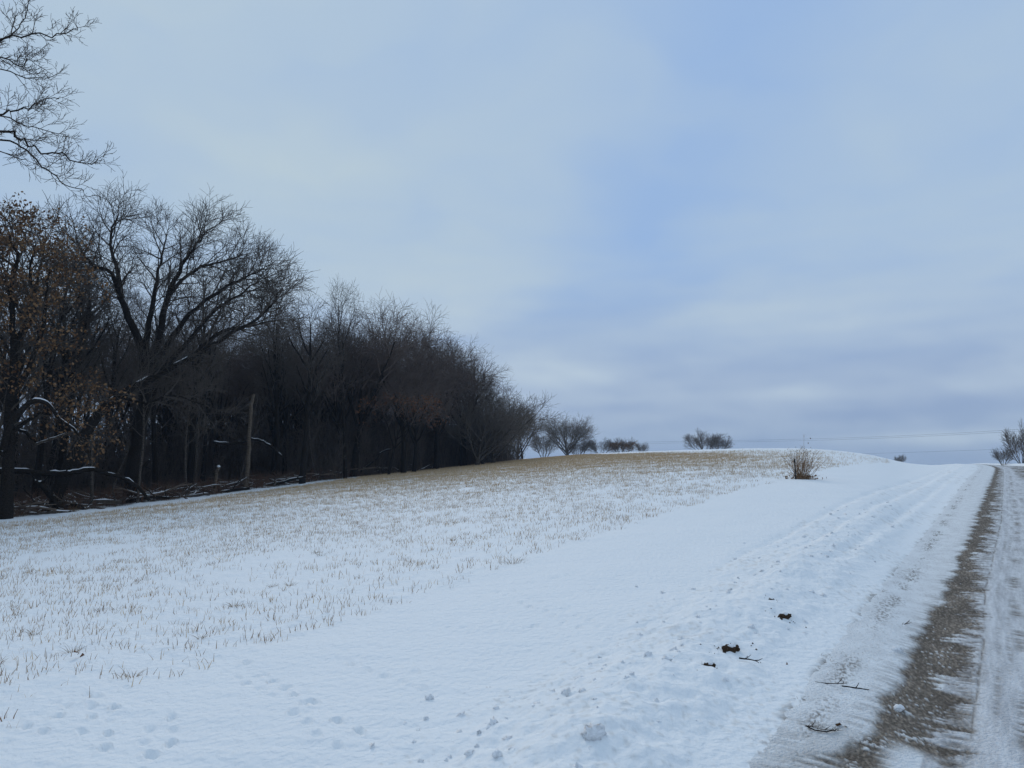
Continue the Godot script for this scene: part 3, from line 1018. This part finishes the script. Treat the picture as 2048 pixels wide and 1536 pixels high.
func build_oak() -> void:
	rng.seed = 53
	var g := side_growth()
	g.len = [1.0, 2.3, 1.6, 0.9, 0.5]
	g.n = [1.0, 2.1, 7, 5]
	g.ang = [40, 58, 48, 45]
	start_tree(g)
	limb([V(-18.2, 0.2, -26.93), V(-18.24, 1.78, -26.90), V(-18.27, 3.22, -26.88), V(-18.39, 4.68, -26.80), V(-18.42, 6.53, -26.78), V(-18.57, 8.39, -26.67), V(-18.53, 9.9, -26.70), V(-18.75, 10.9, -26.55)], 0.26, 0.04, 1, 10)
	limb([V(-18.19, 4.65, -26.57), V(-17.77, 5.98, -26.85), V(-17.50, 7.53, -27.03), V(-17.51, 8.9, -27.02), V(-17.4, 9.8, -27.11)], 0.13, 0.025, 1)
	limb([V(-18.44, 5.41, -26.77), V(-19.09, 6.44, -26.30), V(-19.56, 8.21, -25.96), V(-19.53, 9.71, -25.97)], 0.13, 0.025, 1)
	limb([V(-18.73, 6.79, -27.17), V(-18.21, 8.22, -27.52), V(-18.44, 9.75, -27.37), V(-18.34, 10.8, -27.44)], 0.11, 0.025, 1)
	limb([V(-18.3, 3.4, -26.8), V(-17.6, 4.2, -27.3), V(-16.9, 4.4, -27.6), V(-16.3, 4.0, -27.9)], 0.08, 0.02, 1)
	limb([V(-18.3, 2.6, -26.8), V(-18.9, 3.2, -26.2), V(-19.6, 3.3, -25.8)], 0.08, 0.02, 1)
	var og := V(-18.2, base_h(-18.2, -26.93), -26.93)
	var spots := tips.duplicate()
	var o := free_tree("oak_tree", "oak still holding brown withered leaves at the wood's near edge", og)
	var b := leaves_at(spots, 0.55, 13, 0.2, 0.125)
	for k in b.p.size(): b.p[k] -= og
	obj("leaves", b.mesh(), M.leaf, o).set_meta("kind", "stuff")
	var lm := Buf.new()
	var path := smooth([V(-18.3, 2.9, -26.6), V(-17.80, 3.71, -26.11), V(-17.36, 4.54, -26.41), V(-17.01, 4.59, -26.63), V(-16.79, 4.38, -26.77), V(-16.56, 3.99, -26.92), V(-16.16, 3.66, -27.16), V(-15.98, 3.39, -27.26)], 3)
	var rr := []
	var top := []
	var tr := []
	for k in path.size():
		path[k] -= og
		rr.append(lerpf(0.12, 0.035, k / float(path.size() - 1)))
		if k > 5:
			top.append(path[k] + V(0, rr[k] * 0.8, 0))
			tr.append(rr[k] * 0.55 if k > 6 and k < path.size() - 1 else 0.012)
	tube(lm, path, rr, 7)
	var dead := obj("dead_limb", lm.mesh(), M.bark, o)
	var cp := Buf.new()
	tube(cp, top, tr, 6)
	obj("snow_cap", cp.mesh(), M.cap, dead)

func build_overhang() -> void:
	rng.seed = 54
	var g := side_growth()
	g.len = [1.0, 0.95, 0.5, 0.25, 0.12]
	g.n = [1.0, 3.3, 5, 3]
	g.ang = [40, 46, 44, 42]
	g.trop = [0.0, 0.05, 0.09, 0.08, 0.05]
	g.rad = [0.2, 0.012, 0.0085, 0.007, 0.006]
	g.rmin = 0.0055
	g.limbs = 0
	start_tree(g)
	limb([V(-13.06, -0.2, -13.80), V(-13.19, 3.17, -13.68), V(-13.29, 6.04, -13.58), V(-13.35, 8.53, -13.52), V(-13.33, 10.64, -13.54), V(-13.37, 12.80, -13.50)], 0.3, 0.08, -1, 12)
	limb([V(-13.3, 5.6, -13.5), V(-12.59, 6.9, -13.0), V(-11.90, 8.63, -13.51), V(-11.33, 10.06, -13.99), V(-10.78, 10.82, -14.41), V(-10.37, 11.20, -14.71), V(-9.89, 11.47, -15.04), V(-9.67, 11.70, -15.18)], 0.042, 0.008, 1)
	limb([V(-11.33, 10.06, -13.99), V(-10.78, 10.85, -14.41), V(-10.59, 11.21, -14.55), V(-10.47, 11.56, -14.64), V(-10.44, 12.10, -14.66)], 0.018, 0.007, 1)
	limb([V(-13.3, 6.6, -13.5), V(-12.14, 9.46, -13.69), V(-11.59, 10.34, -14.16), V(-10.94, 10.64, -14.67), V(-10.65, 10.63, -14.88), V(-10.40, 10.81, -15.06)], 0.032, 0.008, 1)
	limb([V(-11.95, 10.0, -13.99), V(-10.98, 10.44, -14.76), V(-10.62, 10.40, -15.03), V(-10.24, 10.54, -15.28)], 0.018, 0.007, 1)
	limb([V(-13.3, 5.8, -13.5), V(-12.33, 7.0, -12.9), V(-11.35, 8.50, -13.45), V(-10.45, 9.16, -14.16), V(-10.18, 9.29, -14.36), V(-9.94, 9.47, -14.52), V(-9.64, 9.74, -14.73)], 0.035, 0.008, 1)
	limb([V(-11.48, 8.45, -13.5), V(-10.56, 9.14, -14.33), V(-10.24, 9.06, -14.56), V(-9.95, 9.08, -14.76), V(-9.59, 9.04, -14.99)], 0.018, 0.007, 1)
	limb([V(-13.25, 5.0, -13.6), V(-12.3, 6.3, -12.9), V(-11.23, 7.88, -13.03), V(-10.18, 8.52, -13.86), V(-9.92, 8.54, -14.05), V(-9.59, 8.36, -14.28), V(-9.34, 8.44, -14.44), V(-8.98, 8.23, -14.67), V(-8.76, 8.43, -14.80)], 0.04, 0.008, 1)
	limb([V(-11.10, 7.85, -12.95), V(-10.06, 8.32, -13.71), V(-9.72, 8.22, -13.95), V(-9.46, 7.97, -14.13), V(-9.28, 7.83, -14.24), V(-9.11, 7.66, -14.35), V(-8.83, 7.61, -14.53)], 0.022, 0.008, 1)
	limb([V(-10.91, 8.1, -13.3), V(-10.28, 8.24, -14.04), V(-10.07, 8.18, -14.19), V(-9.90, 8.16, -14.31)], 0.014, 0.007, 1)
	limb([V(-13.35, 8.5, -13.5), V(-14.2, 10.5, -12.9), V(-14.8, 12.2, -12.6)], 0.1, 0.02, 1)
	free_tree("overhanging_tree", "nearest bare tree whose fine branches hang into the sky above the oak", V(-13.06, base_h(-13.06, -13.8), -13.8))

func brush_clump(stems: int, lo: float, hi: float, side: int) -> ArrayMesh:
	var b := Buf.new()
	for k in stems:
		var a := rng.randf() * TAU
		var p := V(cos(a), 0, sin(a)) * rng.randf_range(0.0, 0.6) + V(0, -0.1, 0)
		var d := V(rng.randf_range(-0.5, 0.5), 1, rng.randf_range(-0.5, 0.5)).normalized()
		var hgt := rng.randf_range(lo, hi)
		var pts := [p]
		var rads := [hgt * 0.0085]
		for j in 4:
			d = (d + rv() * 0.18).normalized()
			p += d * hgt / 4.0
			pts.append(p)
			rads.append(hgt * 0.0085 * (1.0 - 0.2 * (j + 1)))
		tube(b, pts, rads, 3, false)
		for j in side:
			var at: Vector3 = (pts[rng.randi_range(1, 3)] as Vector3).lerp(pts[4], rng.randf() * 0.6)
			var q := (rv() + V(0, 0.6, 0)).normalized() * hgt * rng.randf_range(0.12, 0.3)
			tube(b, [at, at + q * 0.5 + rv() * 0.03, at + q], [hgt * 0.004, hgt * 0.0034, hgt * 0.002], 3, false)
	return b.mesh()

func build_wood_floor() -> void:
	rng.seed = 61
	var kinds := [brush_clump(6, 1.0, 2.6, 6), brush_clump(8, 0.6, 1.7, 7), brush_clump(7, 1.8, 4.4, 8), brush_clump(16, 0.35, 0.95, 5)]
	var where := [[], [], [], []]
	var tint := [[], [], [], []]
	for k in 3350:
		var al := rng.randf_range(-18.0, 62.0)
		var dp := pow(rng.randf(), 1.3) * 26.0 + 0.5
		var v := rng.randi() % 3
		if k > 2300:
			v = 3
			dp = rng.randf_range(-0.1, 2.0)
		if v != 3 and al < 30.0: dp = 3.5 + dp * 0.9
		if al < 22.0 and v != 3: dp += 1.5
		if al > 24.0 and v == 3 and rng.randf() < 0.6: v = [0, 1, 2][rng.randi() % 3]
		if k > 2900:
			al = rng.randf_range(22.0, 57.0)
			dp = rng.randf_range(-0.3, 3.0)
			v = rng.randi() % 3
		var e := dp + 1.2 * sin(PI * clampf(al / 53.6, 0, 1))
		var x := -18.62 + 0.324 * al - 0.946 * e
		var z := -27.25 - 0.946 * al - 0.324 * e
		var q := rng.randf_range(0.7, 1.25)
		if v != 3: q *= (0.75 + 0.5 * ss(3.0, 12.0, dp)) * lerpf(1.0, 1.4, ss(16.0, 30.0, al))
		where[v].append(Transform3D(Basis(Vector3.UP, rng.randf() * TAU).scaled(V(q, q, q)), V(x, base_h(x, z) + 0.1, z)))
		var c := Color(0.06, 0.05, 0.044).lerp(Color(0.15, 0.115, 0.09), rng.randf())
		if v == 3: c = Color(0.1, 0.062, 0.045).lerp(Color(0.17, 0.085, 0.05), rng.randf())
		tint[v].append(c)
	var root := thing("undergrowth", "dark leafless undergrowth with a reddish fringe filling the wood's floor", "undergrowth")
	root.set_meta("kind", "stuff")
	for v in 4: many("brush", kinds[v], M.brush, where[v], tint[v], root).set_meta("kind", "stuff")
	# fallen sticks and brush along the edge
	var stick := Buf.new()
	tube(stick, [V(-0.9, 0, 0), V(-0.4, 0.05, 0.06), V(0.1, 0.02, -0.03), V(0.6, 0.1, 0.05), V(1.0, 0.06, 0)], [0.035, 0.032, 0.028, 0.02, 0.012], 5)
	tube(stick, [V(0.1, 0.02, -0.03), V(0.45, 0.14, 0.3), V(0.7, 0.2, 0.42)], [0.018, 0.014, 0.008], 4)
	var rime := Buf.new()
	tube(rime, [V(-0.75, 0.035, 0.02), V(-0.4, 0.078, 0.06), V(0.1, 0.044, -0.03), V(0.5, 0.1, 0.04)], [0.008, 0.02, 0.018, 0.006], 5)
	var sw := []
	var stt := []
	var sn := []
	var snt := []
	for k in 420:
		var al := rng.randf_range(-10.0, 40.0)
		var e := rng.randf_range(-0.2, 3.4) + 1.2 * sin(PI * clampf(al / 53.6, 0, 1))
		var x := -18.62 + 0.324 * al - 0.946 * e
		var z := -27.25 - 0.946 * al - 0.324 * e
		var f := rng.randf_range(0.5, 1.5)
		var tr := Transform3D(Basis(Vector3.UP, rng.randf() * TAU) * Basis(Vector3.BACK, rng.randf_range(-0.2, 0.35)).scaled(V(f, f, f)), V(x, base_h(x, z) + rng.randf_range(0.08, 0.5), z))
		sw.append(tr)
		stt.append(Color(0.07, 0.055, 0.045).lerp(Color(0.16, 0.12, 0.09), rng.randf()))
		if rng.randf() < 0.6:
			sn.append(tr)
			snt.append(Color(0.86, 0.865, 0.875))
	var pile := thing("brush_pile", "fallen sticks and brush lying along the wood's foot with bits of snow", "brush")
	pile.set_meta("kind", "stuff")
	many("sticks", stick.mesh(), M.brush, sw, stt, pile).set_meta("kind", "stuff")
	many("snow", rime.mesh(), M.brush, sn, snt, pile).set_meta("kind", "stuff")
	# dry grass along the foot of the wood
	var gk := [tuft(26, 0.25, 0.6, 0.2, 0.009).mesh(), tuft(18, 0.15, 0.4, 0.2, 0.008).mesh()]
	var gw := [[], []]
	var gt := [[], []]
	for k in 420:
		var al := rng.randf_range(-10.0, 58.0)
		if al > 3.0 and rng.randf() < 0.35: continue
		var e := rng.randf_range(-0.5, 0.9) + 1.2 * sin(PI * clampf(al / 53.6, 0, 1))
		var x := -18.62 + 0.324 * al - 0.946 * e
		var z := -27.25 - 0.946 * al - 0.324 * e
		var v := k % 2
		gw[v].append(Transform3D(Basis(Vector3.UP, rng.randf() * TAU).scaled(Vector3.ONE * rng.randf_range(0.5, 1.1)), on_ground(x, z)))
		gt[v].append(Color(0.22, 0.15, 0.085).lerp(Color(0.13, 0.08, 0.055), rng.randf()))
	var gr := thing("edge_grass", "ragged dry grass fringe between the snowy field and the wood", "grass")
	gr.set_meta("kind", "stuff")
	for v in 2: many("tufts", gk[v], M.straw, gw[v], gt[v], gr).set_meta("kind", "stuff")

	rng.seed = 62
	log_with_snow([V(-20.55, 2.12, -28.95), V(-19.73, 2.15, -29.51), V(-18.61, 2.06, -30.23), V(-18.05, 2.13, -30.57), V(-17.43, 2.22, -30.93), V(-16.81, 2.02, -31.27), V(-16.13, 1.7, -31.62), V(-15.5, 0.95, -31.90)], 0.13, 0.06, "fallen_tree", "long fallen trunk arching over the brush with a snow ridge, foot toward field", "fallen tree", M.bark)
	log_with_snow([V(-18.62, 1.75, -29.04), V(-18.32, 1.44, -29.23), V(-17.9, 0.75, -29.44)], 0.09, 0.11, "fallen_log", "short snowy log slanting down below the long arched trunk", "log", M.bark)
	log_with_snow([V(-19.15, 0.86, -30.95), V(-18.07, 0.85, -31.60), V(-16.86, 0.88, -32.26)], 0.13, 0.09, "fallen_log", "thick snow capped log lying level behind the brush pile", "log", M.bark_grey)
	log_with_snow([V(-18.0, 0.85, -30.48), V(-17.72, 0.7, -30.65), V(-17.40, 0.5, -30.83)], 0.1, 0.07, "fallen_log", "stubby log sloping to the field in the middle of the brush pile", "log", M.bark)
	log_with_snow([V(-19.42, 0.75, -28.63), V(-18.76, 0.8, -29.07), V(-18.04, 0.88, -29.53)], 0.1, 0.08, "fallen_log", "level log nearest the oak's foot with broken snow on top", "log", M.bark)
	log_with_snow([V(-18.52, 0.45, -28.6), V(-17.83, 0.52, -29.0), V(-17.26, 0.56, -29.3)], 0.1, 0.07, "fallen_log", "lowest log at the field's edge before the brush pile", "log", M.bark_grey)
	log_with_snow([V(-18.1, 1.3, -35.2), V(-17.64, 2.31, -35.45), V(-17.40, 2.79, -35.57)], 0.07, 0.05, "broken_limb", "broken limb propped upright by the great tree's foot, snow on it", "branch", M.bark)
	log_with_snow([V(-18.55, 3.69, -27.53), V(-18.23, 3.50, -27.75), V(-17.98, 3.21, -27.91)], 0.06, 0.04, "hung_branch", "short snowy branch caught high beside the oak's stem", "branch", M.bark)
	log_with_snow([V(-17.90, 3.12, -27.73), V(-17.50, 3.29, -27.98), V(-16.99, 3.60, -28.29)], 0.05, 0.04, "hung_branch", "branch caught in the oak's lower twigs rising toward the dead limb", "branch", M.bark_grey)
	log_with_snow([V(-16.33, 1.13, -39.34), V(-15.31, 1.25, -39.75), V(-14.14, 1.42, -40.18)], 0.1, 0.07, "fallen_log", "snowy log along the edge between pale stump and snag", "log", M.bark)
	log_with_snow([V(-16.72, 3.98, -41.24), V(-15.87, 3.91, -41.58), V(-15.08, 4.07, -41.87)], 0.07, 0.06, "hung_branch", "level snowy branch hung up behind the snag", "branch", M.bark)
	log_with_snow([V(-14.91, 4.17, -42.03), V(-14.35, 4.12, -42.23), V(-13.77, 3.76, -42.42), V(-13.23, 3.20, -42.59)], 0.07, 0.05, "hung_branch", "snowy branch bending downward beside the snag", "branch", M.bark)
	log_with_snow([V(-14.81, 1.5, -44.19), V(-13.60, 1.8, -44.57), V(-12.45, 2.1, -44.91)], 0.1, 0.07, "fallen_log", "log under the bare saplings just past the snag", "log", M.bark)
	log_with_snow([V(-11.21, 2.4, -53.85), V(-10.08, 3.3, -54.07), V(-9.48, 4.0, -54.18), V(-8.84, 4.25, -54.28)], 0.08, 0.04, "broken_limb", "snow lined limb curving up in the dark middle wood", "branch", M.bark)
	log_with_snow([V(-18.01, 0.7, -33.69), V(-17.41, 0.9, -34.00), V(-16.69, 1.02, -34.36), V(-15.92, 1.0, -34.72)], 0.1, 0.06, "fallen_log", "thin log in the reddish fringe before the great tree", "log", M.bark)
	log_with_snow([V(-17.07, 0.92, -36.18), V(-16.06, 1.0, -36.63), V(-15.02, 1.15, -37.07)], 0.09, 0.07, "fallen_log", "log half sunk in snow past the great tree", "log", M.bark_grey)
	log_with_snow([V(-15.75, 0.9, -39.36), V(-15.67, 2.13, -39.40), V(-15.59, 2.55, -39.43)], 0.09, 0.08, "stump", "pale short stump standing at the wood's edge near the snag", "stump", M.bark_pale, false)
	var stump_cap := lump(V(0.1, 0.07, 0.1), 0.3, 8, 5, 1.0)
	obj("snow_cap", stump_cap.mesh(), M.cap, get_node("stump")).position = V(-15.59, 2.58, -39.43)
	log_with_snow([V(-14.95, 0.8, -41.7), V(-14.88, 2.71, -41.73), V(-14.86, 4.69, -41.73), V(-14.82, 6.11, -41.75), V(-14.75, 6.74, -41.77)], 0.14, 0.09, "snag", "tall pale dead trunk broken off at the top", "dead tree", M.bark_pale, false)

# ------------------------------------------------------------------ near things
func put(called: String, b: Buf, mat: Material, s: float, l: float, turn: float, label: String, category: String, group := "", up := 0.0) -> MeshInstance3D:
	var o := obj(called, b.mesh(), mat)
	tag(o, label, category, group)
	var q := sl(s, l)
	o.position = V(q.x, surface_h(q.x, q.z) + up, q.z)
	o.rotation.y = turn
	return o

func surface_h(x: float, z: float) -> float:
	return maxf(ground_h(x, z), base_h(x, z) - 0.005)

func build_roadside() -> void:
	rng.seed = 71
	# bush and marker post
	var shrub := thing("bush", "leafless tan bush on the snowy slope beside the dark post", "bush")
	var at := sl(21.67, -4.67)
	shrub.position = V(at.x, ground_h(at.x, at.z), at.z)
	var st := Buf.new()
	for k in 70:
		var a := rng.randf() * TAU
		var out := pow(rng.randf(), 0.7) * 0.85
		var d := V(cos(a) * out, 1, sin(a) * out * 0.7).normalized()
		var p := V(rng.randf_range(-0.16, 0.16), -0.04, rng.randf_range(-0.12, 0.12))
		var hgt := rng.randf_range(0.45, 0.86)
		if k == 0:
			d = V(0.22, 1, 0.0).normalized()
			hgt = 1.2
		var pts := [p]
		var rads := [0.007]
		for j in 4:
			d = (d + rv() * 0.13).normalized()
			p += d * hgt / 4
			pts.append(p)
			rads.append(0.007 - 0.0012 * (j + 1))
		tube(st, pts, rads, 4)
		for j in 3:
			var f: Vector3 = pts[rng.randi_range(2, 4)]
			var q := (d + rv() * 0.7).normalized() * rng.randf_range(0.08, 0.22)
			tube(st, [f, f + q], [0.004, 0.002], 3)
	obj("stems", st.mesh(), M.stem_red, shrub)
	var seeds := Buf.new()
	for k in 90:
		var a := rng.randf() * TAU
		leaf(seeds, V(cos(a) * rng.randf() * 0.6, rng.randf_range(0.45, 0.9), sin(a) * rng.randf() * 0.5), 0.03)
	leaf(seeds, V(0.27, 1.15, 0), 0.05)
	leaf(seeds, V(0.22, 1.02, 0), 0.05)
	obj("seed_heads", seeds.mesh(), M.leaf, shrub)
	var foot := tuft(150, 0.14, 0.42, 0.3, 0.007)
	obj("base_grass", foot.mesh(), M.straw_solid, shrub)
	var lf := Buf.new()
	for k in 110:
		leaf(lf, V(rng.randfn(0, 0.26), rng.randf_range(0.0, 0.12), rng.randfn(0, 0.16)), 0.07)
	obj("fallen_leaves", lf.mesh(), M.leaf, shrub)
	var post := thing("marker_post", "dark steel marker post standing at the bush's side", "post")
	var pp := at + V(-0.24, 0, 0.12)
	post.position = V(pp.x, ground_h(pp.x, pp.z), pp.z)
	var pb := Buf.new()
	tube(pb, [V(0, -0.2, 0), V(0.004, 0.3, 0), V(0.0, 0.5, 0)], [0.019, 0.018, 0.018], 6)
	obj("shaft", pb.mesh(), M.steel, post)
	var cb2 := Buf.new()
	tube(cb2, [V(0, 0.48, 0), V(0, 0.52, 0), V(0, 0.565, 0)], [0.026, 0.026, 0.008], 6)
	obj("cap", cb2.mesh(), M.steel, post)

	# soil clods turned up by the plow
	var spots := [[5.05, -1.62, 0.046, "larger dark sod thrown up on the plowed snow bank"], [4.6, -1.6, 0.026, "small broken sod with grass nearest on the plowed bank"], [6.05, -1.5, 0.036, "dark sod with snow on top farther along the bank"], [6.4, -1.68, 0.018, "smallest dirt crumb heap farthest along the bank"]]
	for k in 4:
		var c := thing("soil_clod", spots[k][3], "soil clod")
		var q := sl(spots[k][0], spots[k][1])
		c.position = V(q.x, ground_h(q.x, q.z) - 0.004, q.z)
		var w: float = spots[k][2]
		var b := lump(V(w, w * 0.75, w * 0.7), 0.45, 16, 11, k * 7.0)
		var b2 := lump(V(w * 0.55, w * 0.5, w * 0.5), 0.45, 12, 8, k * 5.0 + 2.0)
		obj("soil", b.mesh(), M.soil, c)
		obj("soil", b2.mesh(), M.soil, c).position = V(w * 1.3, w * 0.2, -w * 0.3)
		obj("soil", lump(V(w * 0.3, w * 0.3, w * 0.3), 0.45, 8, 6, k + 9.0).mesh(), M.soil, c).position = V(-w * 0.9, -0.005, w * 1.2)
		var cr := Buf.new()
		for j in 16:
			var bit := lump(V(1, 0.8, 1) * w * rng.randf_range(0.05, 0.16), 0.4, 6, 4, j * 3.0)
			var off := V(rng.randfn(0, w * 2.2), 0.0, rng.randfn(0, w * 1.8))
			off.y = ground_h(q.x + off.x, q.z + off.z) - c.position.y + 0.002
			var first := cr.p.size()
			for v in bit.p: cr.p.append(v + off)
			cr.n.append_array(bit.n)
			for v in bit.i: cr.i.append(v + first)
		obj("crumbs", cr.mesh(), M.soil, c).set_meta("kind", "stuff")
		obj("roots", tuft(9, w * 0.6, w * 1.6, w * 0.9, 0.004).mesh(), M.straw_solid, c)
		obj("snow_cap", lump(V(w * 0.6, w * 0.25, w * 0.5), 0.5, 10, 6, k + 3.0).mesh(), M.cap, c).position = V(w * 0.5, w * 0.66, w * 0.1)

	# twigs and litter
	put("twig", twig_mesh(0.2, 0.0055, 2, 0.5), M.bark, 4.92, -1.41, -0.7, "thin bent twig sticking out of the plowed bank", "twig", "", 0.01)
	put("twig", twig_mesh(0.15, 0.006, 1, -0.1), M.bark, 4.95, -0.83, -0.25, "straight dark stick lying on thin snow near the gravel", "twig", "", 0.004)
	put("twig", twig_mesh(0.2, 0.004, 2, 0.2), M.bark, 4.92, -0.95, -0.5, "long fine twig beside the straight dark stick", "twig", "", 0.004)
	put("twig", twig_mesh(0.16, 0.004, 4, -0.3), M.bark_grey, 6.85, -0.75, 0.1, "forked twig lying alone near the bare gravel strip's snowy side", "twig", "", 0.004)
	var sprig := thing("evergreen_sprig", "dark curved sprig with needles lying on the thin snow", "sprig")
	var sq := sl(4.2, -0.87)
	sprig.position = V(sq.x, surface_h(sq.x, sq.z) + 0.006, sq.z)
	sprig.rotation.y = 0.5
	sprig.scale = V(0.85, 0.85, 0.85)
	var sb := Buf.new()
	tube(sb, [V(-0.09, 0.03, -0.05), V(-0.07, 0.015, 0.0), V(-0.02, 0.01, 0.04), V(0.05, 0.012, 0.05)], [0.004, 0.004, 0.0035, 0.002], 5)
	obj("stem", sb.mesh(), M.bark, sprig)
	var nb := Buf.new()
	for k in 46:
		var t := rng.randf()
		var p := V(-0.09, 0.03, -0.05).lerp(V(0.06, 0.01, 0.06), t) + V(-0.02, 0, 0.02) * sin(t * PI)
		ribbon(nb, p, (V(0.8, 0.35, 0.3) + rv() * 0.6).normalized(), rng.randf_range(0.025, 0.05), 0.004, rv() * 0.2)
	obj("needles", nb.mesh(), M.twig, sprig)
	var one := Buf.new()
	leaf(one, V(0, 0.01, 0), 0.045)
	leaf(one, V(0.01, 0.012, 0.01), 0.035)
	put("dead_leaf", one, M.leaf, 4.32, -0.8, 0.3, "curled brown leaf by the evergreen sprig", "leaf")
	var two := Buf.new()
	leaf(two, V(0, 0.015, 0), 0.05)
	put("dead_leaf", two, M.leaf_red, 5.12, -1.26, 0.9, "single reddish leaf on the bank's road side", "leaf")

	# loose chunks of plowed snow
	put("snow_chunk", lump(V(0.055, 0.04, 0.045), 0.5, 14, 10, 4.0), M.cap, 3.3, -1.72, 0.4, "largest snow chunk at the near end of the plowed bank", "snow chunk", "", 0.005)
	put("snow_chunk", lump(V(0.045, 0.022, 0.025), 0.4, 10, 6, 6.0), M.cap, 4.81, -0.59, 0.9, "lone white chunk lying on the bare gravel strip", "snow chunk", "", 0.012)
	put("snow_chunk", lump(V(0.05, 0.025, 0.03), 0.4, 10, 6, 8.0), M.cap, 6.0, -0.72, 0.2, "small snow chunk where the gravel strip meets thin snow", "snow chunk", "", 0.012)
	var ck := [lump(V(0.04, 0.024, 0.036), 0.7, 8, 6, 1.0).mesh(), lump(V(0.03, 0.024, 0.034), 1.0, 7, 5, 2.0).mesh(), lump(V(0.018, 0.014, 0.016), 0.9, 6, 5, 3.0).mesh()]
	var cw := [[], [], []]
	var ct := [[], [], []]
	for k in 300:
		var s := 3.0 + pow(rng.randf(), 1.7) * 14.0
		var l := -1.95 + rng.randfn(0, 0.42) - 0.3 * ss(5.0, 3.0, s)
		if l > -1.2 or l < -3.2: continue
		var v: int = [0, 1, 1, 2, 2, 2][rng.randi() % 6]
		var q := sl(s, l)
		var f := rng.randf_range(0.4, 0.95)
		cw[v].append(Transform3D(Basis(rv().normalized(), rng.randf() * TAU).scaled(V(f, f, f)), V(q.x, ground_h(q.x, q.z) + rng.randf_range(-0.02, 0.001), q.z)))
		ct[v].append(Color(1, 1, 1))
	var crumbs := thing("snow_crumbs", "crumbled lumps of snow scattered over the plowed bank", "snow lumps")
	crumbs.set_meta("kind", "stuff")
	for v in 3: many("crumbs", ck[v], M.cap, cw[v], ct[v], crumbs).set_meta("kind", "stuff")

	# flattened grass along the lane
	var gk := [tuft(12, 0.05, 0.14, 0.05, 0.004).mesh(), tuft(7, 0.04, 0.1, 0.04, 0.004).mesh()]
	var gw := [[], []]
	var gt := [[], []]
	for k in 2600:
		var s := 3.0 + pow(rng.randf(), 1.6) * 52.0
		if n_mid.get_noise_2d(s * 1.1, 4.0) + rng.randf_range(-0.15, 0.15) < 0.08: continue
		var l := -0.98 + rng.randfn(0, 0.06) + (0.2 * ss(15.0, 45.0, s))
		var q := sl(s, l + lane_shift(s))
		var f := rng.randf_range(0.5, 1.0)
		gw[k % 2].append(Transform3D(Basis(Vector3.UP, rng.randf() * TAU) * Basis.from_scale(V(f, f * 0.45, f)), V(q.x, surface_h(q.x, q.z) - 0.006, q.z)))
		gt[k % 2].append(Color(0.1, 0.075, 0.05).lerp(Color(0.3, 0.22, 0.13), rng.randf()))
	var vg := thing("verge_grass", "flattened dead grass in a broken line along the lane's snowy verge", "grass")
	vg.set_meta("kind", "stuff")
	for v in 2: many("blades", gk[v], M.straw, gw[v], gt[v], vg).set_meta("kind", "stuff")

	# bigger tufts among the stubble
	var tp := [[3.58, -7.84], [4.15, -9.67], [4.53, -8.49], [3.39, -6.73], [3.22, -5.51], [5.94, -7.34], [5.99, -7.09], [7.92, -8.72], [5.04, -6.81], [4.1, -6.0], [4.6, -8.3], [8.1, -9.0], [9.6, -7.5], [12.0, -9.5], [6.9, -12.5], [2.9, -6.9]]
	var kinds := [tuft(24, 0.08, 0.2, 0.06), tuft(18, 0.08, 0.18, 0.1), tuft(30, 0.07, 0.16, 0.08)]
	var meshes := []
	for b in kinds: meshes.append(b.mesh())
	for k in tp.size():
		var o := obj("grass_tuft", meshes[k % 3], M.straw_solid)
		tag(o, "tan dry grass tuft standing taller than the stubble around it", "grass tuft", "dry tufts among the stubble")
		var q := sl(tp[k][0], tp[k][1])
		o.position = on_ground(q.x, q.z)
		o.rotation.y = k * 1.7
		o.scale = Vector3.ONE * [0.75, 0.6, 0.68, 0.8][k % 4]
	var et := obj("grass_tuft", tuft(40, 0.06, 0.17, 0.16).mesh(), M.straw_solid)
	tag(et, "widest tan grass tuft on the stubble's edge by the smooth snow", "grass tuft")
	var eq := sl(7.96, -5.22)
	et.position = on_ground(eq.x, eq.z)
	var rl := Buf.new()
	leaf(rl, V(0, 0.03, 0), 0.08)
	leaf(rl, V(0.02, 0.03, 0.01), 0.06)
	put("dead_leaf", rl, M.leaf_red, 3.3, -6.45, 1.0, "reddish oak leaf caught in the stubble below a tuft", "leaf")

func build_far() -> void:
	var runs := [[[V(-3.90, 14.47, -239.97), V(38.10, 13.80, -211.60), V(72.22, 12.23, -170.32), V(88.32, 11.37, -133.41), V(95.70, 11.24, -95.22)], "upper thin wire of the pair crossing the sky above the hill"], [[V(-3.90, 13.98, -239.97), V(38.09, 13.37, -211.60), V(72.20, 11.88, -170.33), V(88.30, 11.06, -133.43), V(95.67, 10.85, -95.25)], "lower thin wire of the pair crossing the sky above the hill"], [[V(28.31, 10.37, -238.32), V(65.79, 9.68, -204.69), V(86.58, 9.20, -180.29), V(99.12, 8.79, -150.25), V(106.04, 8.01, -106.10)], "single low wire close above the snowy dip by the lane"]]
	for q in runs:
		var b := Buf.new()
		var c := smooth(q[0], 6)
		var rr := []
		for k in c.size(): rr.append(0.015)
		tube(b, c, rr, 4)
		var o := obj("power_line", b.mesh(), M.wire)
		tag(o, q[1], "wire")
